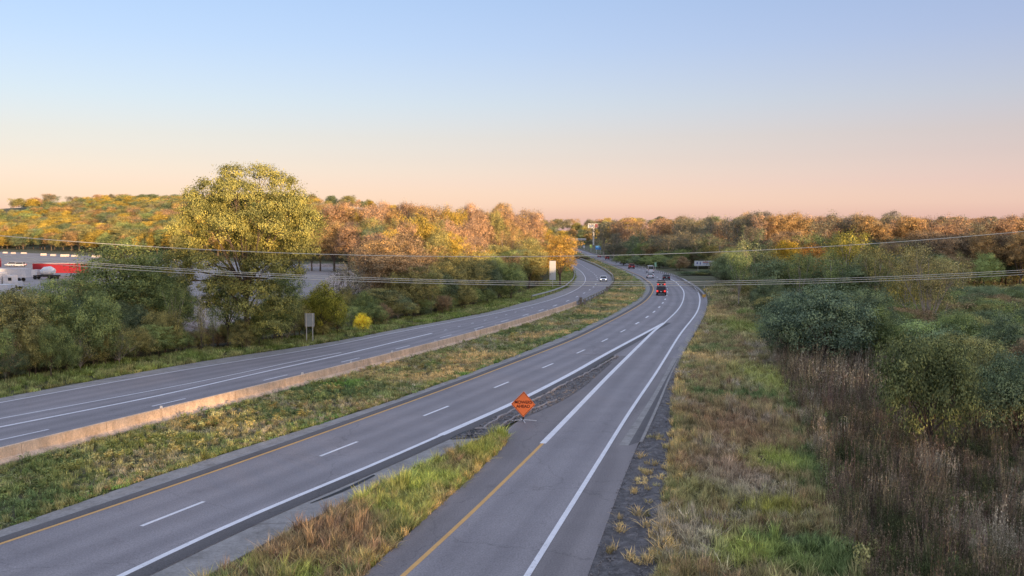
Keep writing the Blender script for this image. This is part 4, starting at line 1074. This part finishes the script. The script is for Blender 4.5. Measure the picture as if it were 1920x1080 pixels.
skyband(1400, 1800, 19, (560, 575), (508, 525), 14, 56, ['wood', 'round', 'bush'], [fDG, fG, fO, fG], 'behind the large bushes', 'bushes behind the right hand thicket', 1, 'bush', 'bush')
skyband(1450, 1960, 26, (610, 615), (552, 572), 14, 78, ['bush', 'round'], [fDG, fG, fG, fO], 'in the thicket middle', 'bushes in the middle of the right hand thicket', 1, 'bush', 'bush')
skyband(1620, 1980, 32, (665, 690), (598, 622), 14, 92, ['bush'], [fG, fDG, fO, fBG], 'in the thicket front', 'bushes in the front of the right hand thicket', 1, 'bush', 'bush')
ordw = ['', 'first', 'second', 'third', 'fourth', 'fifth', 'sixth', 'seventh', 'eighth', 'ninth', 'tenth']
bins = {}
for rec in PLANTS: bins.setdefault((rec[2], rec[3], rec[5], landmark(rec[1])), []).append(rec)
for (cw, word, place, lm), L_ in bins.items():
    L_.sort(key=lambda r: r[1])
    for i, rec in enumerate(L_):
        n = len(L_)
        if n == 1: pre = ''
        elif n == 2: pre = ['left one of two: ', 'right one of two: '][i]
        else: pre = f'{ordw[min(i + 1, 10)]} from the left: '
        rec[0]['label'] = f'{pre}{cw} {word} {place} {lm}' if lm.split()[-1] != place.split()[-1] else f'{pre}{cw} {word} {place}'

# far woods as one mass, and an unseen wooded rise put behind the camera for its shade
def wood_stuff(name, pts, scl, cols, label):
    srcs = []
    for k in ('round', 'plume', 'bush'):
        for cm, tm in V_[k][:2]:
            me = cm.copy(); me.materials.clear(); me.materials.append(M['grass'])
            srcs.append(bpy.data.objects.new('crown', me))
    c = np.array(cols)[rng.integers(0, len(cols), len(pts))] * np.exp(rng.normal(0, .15, (len(pts), 1)))
    return scatter(name, pts, scl, c, srcs, label, 0.03)
fp = []; fs = []
for k in range(2600):
    y = random.uniform(560, 1500) if k > 900 else random.uniform(560, 900); x = random.uniform(-.62, .75) * y
    px = CX + FPX * x / y
    if abs(x - 60) < 26 and y < 960: continue
    if -60 < x < 130 and y < 640: continue
    d = ((x + 54) + (y - 360)) / 1.414
    if x < 0 and d < 80: continue
    if random.random() < .35 and y > 900 and not (0 < px - 1000 < 250): continue
    fp.append((x, y, hgt(x, y))); h = random.uniform(12, 18) if not (1030 < px < 1130 and y < 1000) else random.uniform(5, 8); fs.append((h * 1.15, h * 1.15, h))
wood_stuff('distant_woods', np.array(fp), np.array(fs), [fPk, fOr, fGr, fO, fGold, fDG], 'distant autumn woods merging into one mass along the horizon')
hp_ = []; hs_ = []
for k in range(2100):
    s_ = random.uniform(-60, 900); dd = random.uniform(26, 290); x = -20 - s_ * .707 + dd * .707; y = 360 - 5 + s_ * .707 + dd * .707
    if x > -8: continue
    hp_.append((x, y, hgt(x, y))); h = random.uniform(10, 16); hs_.append((h * 1.15, h * 1.15, h))
wood_stuff('hillside_woods', np.array(hp_), np.array(hs_), [fGold, fOr, fGold, fO, fDG, fG, fO, fDG], 'upper slopes of the wooded hillside beyond the gravel lot')
def fill_wood(name, pxpoly, dens, hr, cols, label, wk=1.1):
    X, Y = fill([(p.x, p.y) for p in [G(*p) for p in pxpoly]], D(dens, 1e9, 0, dens)); k_ = skip_sight(X, Y); X, Y = X[k_], Y[k_]; h = rng.uniform(hr[0], hr[1], len(X))
    Z = np.array([hgt(x, y) for x, y in zip(X, Y)])
    wood_stuff(name, np.stack([X, Y, Z], 1), np.stack([h * wk, h * wk, h], 1), cols, label)
fill_wood('right_undergrowth', [(1135, 478), (1180, 490), (1260, 505), (1340, 527), (1400, 555), (1470, 600), (1760, 600), (1760, 545), (2050, 538), (2050, 490), (1130, 470)], .020, (4.5, 9), [fDG, fO, fDG, fBr, fG], 'shaded undergrowth filling the right hand woods')
fill_wood('guardrail_bank', [(1345, 545), (1335, 520), (1280, 502), (1200, 490), (1140, 478), (1140, 472), (1420, 500), (1450, 545)], .05, (2.2, 4.5), [fDG, fG, fO, fGr], 'scrub on the bank behind the right guardrail', 1.3)
fill_wood('left_undergrowth', [(700, 600), (1000, 545), (1030, 520), (1040, 482), (640, 482), (690, 540)], .022, (5, 10), [fDG, fO, fBr, fO], 'undergrowth filling the woods beyond the northbound road')
fill_wood('right_thicket', [(1450, 600), (1480, 660), (1700, 700), (1850, 760), (2050, 780), (2050, 585), (1700, 590)], .16, (2.2, 4.8), [fDG, fO, fDG, fG, fBr], 'low tangled growth between the right hand bushes', 1.3)
fill_wood('left_thicket', [(-80, 730), (320, 665), (330, 640), (-80, 660)], .12, (2, 4.2), [fDG, fO, fBr, fG], 'low tangled growth between the left roadside shrubs', 1.2)
fill_wood('left_thicket_far', [(460, 650), (640, 626), (900, 574), (900, 562), (640, 612), (460, 634)], .10, (1.6, 3.2), [fDG, fO, fBr, fG], 'low tangled growth behind the two post sign', 1.2)
bp_ = []; bs_ = []
for k in range(1500):
    qd = random.uniform(190, 270); t = random.uniform(-500, 1000)
    x = UX * qd - UY * t; y = UY * qd + UX * t
    if y > 60 and abs(x) < y * .8: continue
    bp_.append((x, y, hgt(x, y))); h = random.uniform(11, 15); bs_.append((h * 1.2, h * 1.2, h))
wood_stuff('rear_shade_woods', np.array(bp_), np.array(bs_), [fO, fG, fBr], 'unseen wooded rise behind the camera, shaped to shade the road')

# ------------------------------------------------------------------ wires and poles
YW = 62.0
def wire(px, label, rad):
    pts = [P(x, y, YW) for x, y in px]
    xs_ = np.array([p.x for p in pts]); zs_ = np.array([p.z for p in pts]); a, b, c = np.polyfit(xs_, zs_, 2)
    X = np.linspace(-52, 52, 60); b_ = MB().tube([(x, YW, a * x * x + b * x + c) for x in X], rad, 5)
    o = b_.build('power_line', M['wire']); tag(o, label, 'wire', 'wires crossing above the highway')
    return a * 52 * 52 + b * 52 + c, a * 52 * 52 - b * 52 + c
e1 = wire([(0, 438), (250, 463), (480, 476), (800, 482), (1082, 479), (1255, 473), (1465, 464.5), (1720, 450.5), (1920, 436.5)], 'single upper wire sagging across the whole view', .022)
e2 = wire([(165, 489), (390, 509), (600, 519), (800, 525.5), (1070, 528), (1310, 525.5), (1500, 522), (1720, 515.5), (1920, 508.5)], 'top wire of the lower bundle crossing the view', .018)
e3 = wire([(165, 492), (390, 512), (600, 522), (800, 529), (1070, 531), (1310, 529), (1500, 525), (1720, 519), (1920, 512.5)], 'middle wire of the lower bundle crossing the view', .016)
e4 = wire([(165, 497), (390, 517), (600, 526), (800, 533), (1070, 535.5), (1310, 533), (1500, 529), (1720, 523), (1920, 517.5)], 'bottom wire of the lower bundle crossing the view', .018)
for sx, i, lb in ((1, 0, 'right'), (-1, 1, 'left')):
    r_ = empty('utility_pole', (52 * sx, YW, hgt(52 * sx, YW))); tag(r_, f'utility pole off to the {lb} that carries the wires over the road', 'utility pole')
    t = e1[i]; MB().tube([(0, 0, 0), (0, 0, t + .3)], [.17, .12], 10).build('pole', M['wood'], r_)
    MB().box((0, 0, t), (.5, .12, .12)).build('crossarm', M['wood'], r_)
def small_pole(px, pyb, pyt, label, arm=False):
    q = G(px, pyb); h = P(px, pyt, q.y).z
    r_ = empty('utility_pole', (q.x, q.y, 0)); tag(r_, label, 'utility pole')
    MB().tube([(0, 0, 0), (0, 0, h)], [.20, .15], 8).build('pole', M['wood'], r_)
    if arm: MB().box((0, 0, h - 2.2), (3.4, .12, .14)).build('crossarm', M['wood'], r_)
small_pole(1805, 556, 503, 'grey utility pole with crossarm standing in the field at right', True)
small_pole(1685, 590, 515, 'utility pole rising from the bushes left of the pale trunked tree')
small_pole(1349, 508, 460, 'utility pole right of the low billboard')
small_pole(1258, 500, 472, 'short utility pole behind the right guardrail')

# ------------------------------------------------------------------ signs
def text_mesh(s, size, name, mat, parent, loc, rot, ext=.004):
    cu = bpy.data.curves.new(name, 'FONT'); cu.body = s; cu.size = size; cu.align_x = 'CENTER'; cu.align_y = 'CENTER'; cu.extrude = ext; cu.offset = .006
    t = bpy.data.objects.new(name, cu); COL.objects.link(t)
    dg = bpy.context.evaluated_depsgraph_get(); me = bpy.data.meshes.new_from_object(t.evaluated_get(dg))
    bpy.data.objects.remove(t); me.name = name; me.materials.clear(); me.materials.append(mat)
    o = mesh_obj(name, me, None, parent); o.location = loc; o.rotation_euler = rot; return o
q = G(981, 792)
sg = empty('work_sign', (q.x, q.y, .08), math.radians(-4)); tag(sg, 'orange diamond roll up sign reading MOWERS AHEAD on folding stand', 'road sign')
def prism(pts, y0, y1):
    b = MB(); n = len(pts); b.v = [(x, y0, z) for x, z in pts] + [(x, y1, z) for x, z in pts]
    b.f = [tuple(range(n)), tuple(range(2 * n - 1, n - 1, -1))] + [(i, i + n, (i + 1) % n + n, (i + 1) % n) for i in range(n)]
    return b
cz = 1.13; R_ = .86
sq = lambda r__, cx=0, k=.93: [(cx, cz - r__), (cx + r__ * k, cz - .02), (cx + .04, cz + r__), (cx - r__ * k, cz + .02)]
prism(sq(R_), -.01, .01).build('sign_face', M['orange'], sg)
b = MB()
o1, o2 = sq(R_ - .055), sq(R_ - .085)
for i in range(4):
    n = len(b.v); a, c, d, e = o1[i], o1[(i + 1) % 4], o2[(i + 1) % 4], o2[i]
    b.v += [(a[0], -.014, a[1]), (c[0], -.014, c[1]), (d[0], -.014, d[1]), (e[0], -.014, e[1])]; b.f.append((n, n + 1, n + 2, n + 3))
b.build('border', M['black'], sg)
M['letter'] = plain('dark red brown lettering', (0.10, 0.012, 0.008), .6)
text_mesh('MOWERS', .275, 'lettering', M['letter'], sg, (0, -.016, cz + .13), (math.radians(90), 0, 0))
text_mesh('AHEAD', .275, 'lettering', M['letter'], sg, (0, -.016, cz - .14), (math.radians(90), 0, 0))
MB().tube([(0, .04, .10), (.02, .04, cz + R_ * .9)], .018, 6).build('mast', M['black'], sg)
MB().box((0, .03, .16), (.10, .10, .22)).build('spring_base', M['black'], sg)
for a, L_ in ((0.05, .88), (math.pi + .1, .88), (-1.35, .75), (1.9, .75)):
    MB().tube([(0, .03, .10), (math.cos(a) * L_, math.sin(a) * L_ + .03, .03)], .024, 6).build('leg', M['signwhite'], sg)

def panel_sign(px, pyb, pyt, wpx, hpx, mat, label, posts=2, rz=0, pmat='whitepost', frame=False, name='road_sign', extra=None, cat='road sign'):
    q = G(px, pyb); s = q.y / FPX; H_ = (pyb - pyt) * s; w_ = wpx * s; h_ = hpx * s
    r__ = empty(name, (q.x, q.y, hgt(q.x, q.y)), rz); tag(r__, label, cat)
    MB().box((0, 0, H_ - h_ / 2), (w_, .06, h_)).build('panel', M[mat], r__)
    offs = [0] if posts == 1 else [-w_ * .32, w_ * .32]
    for o_ in offs: MB().box((o_, -.08 if frame else .09, H_ / 2), (max(.09, .6 * s), .09, H_)).build('post', M[pmat], r__)
    if frame:
        b = MB()
        for z_ in (H_ - .06, H_ - h_ + .06): b.box((0, -.045, z_), (w_, .03, .10))
        for x_ in (-w_ / 2 + .05, w_ / 2 - .05): b.box((x_, -.05, H_ - h_ / 2), (.07, .025, h_))
        b.build('frame', M['galv'], r__)
    return r__, H_, w_, h_
panel_sign(581, 641, 587, 18, 25, 'signback', 'back of a road sign on two pale posts by the northbound verge', 2, .08, frame=True)
panel_sign(1036, 543, 489, 13, 36, 'signwhite', 'tall narrow white sign on one post beside the northbound guardrail', 1, -.5)
panel_sign(1122, 476, 461, 11, 7, 'signblue', 'blue service sign on two posts beside the far southbound lanes')
panel_sign(1108, 472, 459, 4.2, 6, 'lime', 'lime green sign left of the blue sign', 1)
panel_sign(1095, 469, 460.5, 3.2, 4, 'signwhite', 'small white sign at the far end of the guardrail', 1)
panel_sign(1229, 507, 492, 3.6, 8, 'signgreen', 'small pale green marker sign behind the right guardrail', 1)
# low billboard
r_, H_, w_, h_ = panel_sign(1321, 507, 489, 39, 9.5, 'signwhite', 'long low white billboard behind the right guardrail', 2, .06, name='billboard', cat='billboard')
for x_, z_, a_, b_, mt in ((-.36, .05, .07, .4, 'adblue'), (-.21, 0, .05, .5, 'adblue'), (.05, .22, .28, .18, 'adred'), (.05, -.1, .26, .14, 'adblue')):
    MB().box((x_ * w_, -.045, H_ - h_ / 2 + z_ * h_), (a_ * w_, .02, b_ * h_)).build('print', M[mt], r_)
for x_ in (.29, .39):
    prism([(x_ * w_ - .25, H_ - h_ * .98), (x_ * w_ + .22, H_ - h_ * .98), (x_ * w_ + .25, H_ - h_ * .45), (x_ * w_ + .12, H_ - h_ * .15)], -.055, -.035).build('print', M['addark'], r_)
# tall monopole billboard
Yb = 1000.0; tp = P(1112, 419, Yb); bt_ = P(1112, 428, Yb)
r_ = empty('billboard', (P(1113, 430, Yb).x, Yb, hgt(87, Yb))); tag(r_, 'tall single pole billboard above the far end of the road', 'billboard')
z0 = hgt(87, Yb); hz = tp.z - z0; lz = bt_.z - z0
MB().tube([(0, .8, 0), (0, .8, lz)], .9, 10).build('pole', M['whitepost'], r_)
MB().box((-.6, 0, (hz + lz) / 2), (11, .8, hz - lz)).build('panel', M['signwhite'], r_)
MB().box((3.0, -.45, (hz + lz) / 2), (3.0, .06, (hz - lz) * .8)).build('print', M['adred'], r_)
MB().box((-2.6, -.45, (hz + lz) / 2 - .3), (4.8, .06, (hz - lz) * .3)).build('print', M['adblue'], r_)
# posts at the barrier end
for i, (px, py, h) in enumerate(((1084, 574, 1.5), (1091, 572.5, 1.0), (1134, 549, 1.3))):
    q = G(px, py); b = MB(); b.box((0, 0, h / 2), (.42, .42, h)); b.box((0, 0, h + .04), (.5, .5, .08)); o = b.build('bollard', M['post']); o.location = (q.x + .4, q.y - .8, 0)
    tag(o, ['taller dark post at the end of the concrete barrier', 'shorter dark post at the end of the concrete barrier', 'dark post beside the median guardrail on the curve'][i], 'post')
tpx(1087, 575, 556, 9, 'barebush', fDk, 'bare dark sapling behind the posts at the barrier end')
# dark shrubs between the far carriageways
for i, (px, py, w_) in enumerate(((1090, 486, 14), (1100, 487, 14), (1082, 485, 12))):
    tpx(px, py, py - 5, w_, 'bush', fDk, ['dark low shrub', 'widest dark low shrub', 'leftmost dark low shrub'][i] + ' between the far carriageways', name='shrub', cat='shrub')
# overpass far away
Yo = 900.0; a = P(1058, 449, Yo); b_ = P(1096, 446, Yo)
r_ = empty('overpass', ((a.x + b_.x) / 2, Yo, 0)); tag(r_, 'pale overpass bridge glimpsed beyond the golden roadside tree', 'bridge')
MB().box((0, 0, a.z - .6), (22, 8, 1.3)).build('deck', M['concrete'], r_)
MB().box((0, -4.1, a.z + .5), (22, .3, .9)).build('parapet', M['signwhite'], r_)
for x_ in (-8, 0, 8): MB().box((x_, 0, (a.z - 1.3) / 2), (.9, 5, a.z - 1.3)).build('pier', M['concrete'], r_)

# ------------------------------------------------------------------ vehicles
def loft(sections, name, mat, parent, smooth=False):
    """sections: list of (y, [(x,z)...]) cross sections of equal count"""
    v = []; f = []; c = len(sections[0][1])
    for y, pr in sections: v += [(x, y, z) for x, z in pr]
    for i in range(len(sections) - 1):
        for j in range(c):
            f.append((i * c + j, (i + 1) * c + j, (i + 1) * c + (j + 1) % c, i * c + (j + 1) % c))
    f.append(tuple(range(c))); f.append(tuple((len(sections) - 1) * c + j for j in range(c))[::-1])
    me = bpy.data.meshes.new(name); me.from_pydata(v, [], f); o = mesh_obj(name, me, mat, parent)
    bm_ = o.modifiers.new('bevel', 'BEVEL'); bm_.width = .05; bm_.segments = 2; bm_.limit_method = 'ANGLE'
    return o
wheel_me = {}
def car(px, py, kind, col, label, heading, lit=False, towards=False, roof=False, group='vehicles on the highway', cat='car', loc=None, name='car'):
    q = loc if loc is not None else G(px, py)
    r__ = empty(name, (q.x, q.y, .09), heading); tag(r__, label, cat, group)
    m = plain('car paint ' + label[:18], col, .3, .0, .03)
    L_, w_, hb, ht = {'sedan': (4.7, .92, .95, 1.45), 'suv': (4.8, .96, 1.08, 1.78), 'pickup': (5.6, .98, 1.10, 1.85), 'van': (5.6, 1.0, 1.2, 2.3)}[kind]
    def sec(y, w, zb, zt): return (y, [(-w, zb + .12), (-w, zt - .12), (-w * .93, zt), (w * .93, zt), (w, zt - .12), (w, zb + .12), (w * .9, zb), (-w * .9, zb)])
    # local -Y is the rear (faces the camera when heading = 0)
    h = L_ / 2
    if kind == 'pickup':
        loft([sec(-h, w_ * .97, .45, hb), sec(-h + .25, w_, .38, hb), sec(0, w_, .35, hb), sec(h - .8, w_, .35, hb + .02), sec(h - .1, w_ * .93, .42, hb - .18)], 'body', m, r__)
        c0, c1 = -.3, 1.6
    else:
        loft([sec(-h, w_ * .93, .48, hb - .05), sec(-h + .2, w_, .36, hb), sec(0, w_, .32, hb), sec(h - .9, w_, .34, hb - .04), sec(h - .08, w_ * .9, .42, hb - .25)], 'body', m, r__)
        c0, c1 = {'sedan': (-1.75, 1.25), 'suv': (-2.15, 1.2), 'van': (-2.6, 1.9)}[kind]
    tw = w_ * .80; rk, fk = {'sedan': (.75, .8), 'suv': (.28, .75), 'pickup': (.15, .6), 'van': (.08, .7)}[kind]
    gs = lambda y, w, z: [(-w, z), (w, z)]
    def frust(z0, z1, y0, y1, i0, i1, w0, w1):
        b = MB(); b.v = [(-w0, y0, z0), (w0, y0, z0), (w0, y1, z0), (-w0, y1, z0), (-w1, y0 + i0, z1), (w1, y0 + i0, z1), (w1, y1 - i1, z1), (-w1, y1 - i1, z1)]
        b.f = [(3, 2, 1, 0), (4, 5, 6, 7), (0, 1, 5, 4), (1, 2, 6, 5), (2, 3, 7, 6), (3, 0, 4, 7)]; return b
    frust(hb - .02, ht - .07, c0, c1, rk, fk, w_ * .93, tw).build('window', M['glass'], r__)
    frust(ht - .068, ht, c0 + rk - .05, c1 - fk + .05, .08, .1, tw + .01, tw - .08).build('roof', m, r__)
    for s in (-1, 1):   # corner pillars
        MB().tube([(s * w_ * .93, c0, hb - .02), (s * tw, c0 + rk, ht - .05)], .055, 4).build('pillar', m, r__)
        MB().tube([(s * w_ * .93, c1, hb - .02), (s * tw, c1 - fk, ht - .05)], .045, 4).build('pillar', m, r__)
        for y_ in (-h + .95, h - .95):
            if 'w' not in wheel_me:
                wheel_me['w'] = MB().disc((0, 0, 0), .34, (1, 0, 0), .24, 16).mesh('wheel'); wheel_me['r'] = MB().disc((0, 0, 0), .2, (1, 0, 0), .26, 10).mesh('rim')
            wo = mesh_obj('wheel', wheel_me['w'], M['black'], r__); wo.location = (s * (w_ - .1), y_, .34)
            ro = mesh_obj('rim', wheel_me['r'], M['galv'], wo)
        MB().box((s * (w_ * .78), -h - .01, hb - .17), (.34, .10, .22 if kind != 'suv' else .34)).build('tail_light', M['tail' if lit else 'tail_off'], r__)
        MB().box((s * (w_ * .68), h - .10, hb - .33), (.36, .10, .16)).build('headlight', M['head'], r__)
        MB().box((s * (w_ + .08), c1 - .35, hb + .06), (.16, .1, .14)).build('mirror', m, r__)
    MB().box((0, -h - .03, .52), (w_ * 1.75, .14, .22)).build('bumper', M['black'] if kind in ('suv', 'pickup') else m, r__)
    MB().box((0, -h - .035, .80), (.32, .03, .16)).build('licence_plate', M['signwhite'], r__)
    MB().box((0, h - .07, hb - .34), (.9, .06, .18)).build('grille', M['black'], r__)
    if roof: MB().box((0, -.3, ht + .02), (1.3, 1.6, .06)).build('roof_rack', M['black'], r__)
    return r__
def head_at(pl, q):      # heading of the road line at a point
    s = near_s(pl, q); c = cut(pl, max(0, s - 4), min(plen(pl), s + 4)); d = c[-1] - c[0]; return math.atan2(-d.x, d.y)
def rc(px, py, *a, ln=sb_dash, flip=False, **k):
    q = G(px, py); hd = head_at(ln, Vector((q.x, q.y, 0))) + (math.pi if flip else 0)
    q = q + Vector((-math.sin(hd), math.cos(hd), 0)) * 2.3 * (1)
    return car(px, py, *a, hd, loc=q, **k)
rc(1239.5, 555, 'suv', (0.07, 0.012, 0.016), 'dark red SUV with lit tail lights nearest to the camera', lit=True, roof=True)
rc(1240, 541, 'suv', (0.05, 0.012, 0.015), 'dark maroon vehicle directly ahead of the nearest SUV', lit=True)
rc(1250, 526, 'sedan', (0.015, 0.015, 0.017), 'black car in the middle lane ahead')
rc(1219.5, 522.5, 'sedan', (0.75, 0.75, 0.76), 'white car following the white van')
rc(1220.5, 512.5, 'van', (0.72, 0.72, 0.74), 'white van directly ahead of the white car', cat='van')
rc(1185, 504.5, 'suv', (0.38, 0.03, 0.03), 'red SUV on the left side of the far lanes')
rc(1168.5, 496, 'pickup', (0.06, 0.06, 0.07), 'dark pickup truck with pale load ahead of the red SUV', cat='truck')
rc(1139, 487, 'suv', (0.48, 0.07, 0.04), 'orange red car far along the road')
rc(1124, 483, 'sedan', (0.40, 0.06, 0.07), 'farthest reddish car near the blue sign')
rc(1131.5, 527.5, 'sedan', (0.78, 0.78, 0.78), 'white car coming round the northbound curve', ln=nb_dash, flip=True)

# ragged twig clusters poking out of the right hand thicket, a bare stems
X, Y = fill([(p.x, p.y) for p in [G(1455, 655), G(1500, 760), G(1700, 790), G(1960, 900), G(1960, 640), G(1700, 640)]], D(.9, 60, 1, .3))
scatter('bare_stems', np.stack([X, Y, X * 0], 1), np.stack([np.full(len(X), 1.6)] * 2 + [rng.uniform(1.2, 3.2, len(X))], 1), palette(X, Y, [GREY, BROWN, GREY, PLUM], 41, .3), [weed_proto(ns=6, nl=5, seed=90 + i, leafs=.04, lean=.25) for i in range(3)], 'bare grey stems standing among the right hand bushes')
# ------------------------------------------------------------------ trucks and piles in the lot
def trailer(px, pyb, Lm, Hm, mat, label, rz=0, name='semi_trailer', cab=False):
    q = G(px, pyb); r__ = empty(name, (q.x, q.y, .03), rz); tag(r__, label, 'trailer' if not cab else 'truck')
    MB().box((0, 0, 1.15 + Hm / 2), (Lm, 2.5, Hm)).build('box_body', M[mat], r__)
    b = MB()
    for k in range(int(Lm / .9)): b.box((-Lm / 2 + .45 + k * .9, -1.27, 1.15 + Hm / 2), (.06, .05, Hm - .1))
    b.build('side_ribs', M[mat], r__)
    MB().box((0, -1.26, 1.15 + Hm - .06), (Lm, .06, .12)).build('top_rail', M['truckwhite'], r__)
    for x_ in (-Lm * .38, -Lm * .29, Lm * .36):
        for s in (-1, 1): MB().disc((x_, s * 1.05, .5), .5, (0, 1, 0), .3, 14).build('wheel', M['black'], r__)
    if cab:
        MB().box((Lm / 2 + 1.5, 0, 1.8), (2.2, 2.3, 2.6), taper=.94).build('cab', M['truckwhite'], r__)
        MB().box((Lm / 2 + 2.0, -1.13, 2.3), (.8, .08, .7)).build('window', M['glass'], r__)
        MB().box((Lm / 2 + 3.2, 0, 1.2), (1.5, 2.0, 1.2), taper=.9).build('bonnet', M['truckwhite'], r__)
        for s in (-1, 1): MB().disc((Lm / 2 + 3.1, s * 1.0, .5), .5, (0, 1, 0), .3, 14).build('wheel', M['black'], r__)
    return r__
trailer(114, 519, 15.5, 2.9, 'red', 'long red trailer parked behind the trees in the lot', -.05)
trailer(-42, 507, 15.5, 2.9, 'darkred', 'dark red trailer at the left edge behind the others', -.05)
trailer(5, 528, 14, 2.3, 'truckwhite', 'long white trailer in front of the dark red trailer', -.04)
trailer(-28, 542, 9, 2.6, 'truckwhite', 'white box truck below the long white trailer', -.04, 'box_truck', True)
trailer(-15, 560, 8, 1.6, 'truckwhite', 'low pale flat trailer nearest the left edge', -.04)
for i, (px, py) in enumerate(((22, 500), (36, 500.5))):
    car(px, py, 'suv', (.55, .56, .6), ['grey car parked behind the white trailer, left one', 'grey car parked behind the white trailer, right one'][i], 1.5, group='cars parked in the lot')
q = G(108, 522); r_ = empty('cement_truck', (q.x, q.y - 6, .03)); tag(r_, 'white truck with round tank in front of the red trailer', 'truck')
MB().tube([(-1.6, 0, 2.0), (-.6, 0, 2.3), (1.0, 0, 2.4), (2.2, 0, 2.2)], [.6, 1.15, 1.25, .7], 14).build('tank', M['signwhite'], r_)
MB().box((0, 0, 1.0), (6.5, 2.2, .4)).build('chassis', M['black'], r_); MB().box((-3.0, 0, 1.7), (1.6, 2.2, 2.0), taper=.9).build('cab', M['truckwhite'], r_)
for x_ in (-2.8, 1.2, 2.4):
    for s in (-1, 1): MB().disc((x_, s, .5), .5, (0, 1, 0), .3, 14).build('wheel', M['black'], r_)
# blocks along the far edge of the lot
ORD = 'first second third fourth fifth sixth seventh eighth ninth tenth eleventh twelfth thirteenth fourteenth fifteenth sixteenth seventeenth eighteenth nineteenth'.split()
blk = [(10, 474), (25, 475), (45, 475), (82, 478), (100, 479), (122, 480), (140, 480.5), (182, 481), (205, 482), (225, 483.5), (282, 486), (310, 487), (330, 487.5), (360, 489), (405, 491), (425, 492), (590, 499), (612, 499.5), (640, 500.5)]
for i, (px, py) in enumerate(blk):
    q = G(px, py + 1.2); b = MB(); b.box((0, 0, .5), (random.uniform(2, 5.5), 1.4, random.uniform(.9, 1.5)), taper=.88); o = b.build('boulder', M['stone']); o.location = (q.x, q.y, .1); o.rotation_euler = (0, 0, random.uniform(-.3, .3))
    tag(o, f'{ORD[i]} pale block from the left along the far edge of the gravel lot', 'block', 'blocks along the far edge of the lot')
pale = [stone_proto(50 + i, M['stone']) for i in range(4)]
def pile(px0, py0, rx, ry, hz, n, name, label):
    q = G(px0, py0); v = []; f = []; K = 24; J = 10
    P0 = []; SC = []
    for k in range(n):
        a = random.uniform(0, 6.28); rr = math.sqrt(random.random()); x = q.x + math.cos(a) * rr * rx; y = q.y + math.sin(a) * rr * ry
        z = hz * max(0, 1 - rr) ** .8 * (1 + .4 * noise.noise(Vector((x * .3, y * .3, 0)))); P0.append((x, y, z)); s = random.uniform(.2, .7); SC.append((s, s, s * .8))
    me_v = [(q.x + math.cos(a_ / K * 6.283) * rx * j / J, q.y + math.sin(a_ / K * 6.283) * ry * j / J, hz * max(0, 1 - j / J) ** .8) for j in range(J + 1) for a_ in range(K)]
    me_f = [(j * K + i, (j + 1) * K + i, (j + 1) * K + (i + 1) % K, j * K + (i + 1) % K) for j in range(J) for i in range(K)]
    me = bpy.data.meshes.new(name); me.from_pydata(me_v, [], me_f); me.flip_normals(); o = mesh_obj(name, me, M['stone']); tag(o, label, kind='stuff')
    scatter(name.replace('pile', 'stones'), np.array(P0), np.array(SC), np.ones((n, 3)), [stone_proto(60 + i, M['stone']) for i in range(3)], 'loose pale stones covering the ' + label, 1)
pile(400, 600, 9, 14, 3.2, 2600, 'rock_pile', 'pinkish white rock pile behind the saplings')
pile(648, 545, 6.5, 9, 4.2, 2200, 'rubble_pile', 'whitish rubble heap behind the bare grey tree')
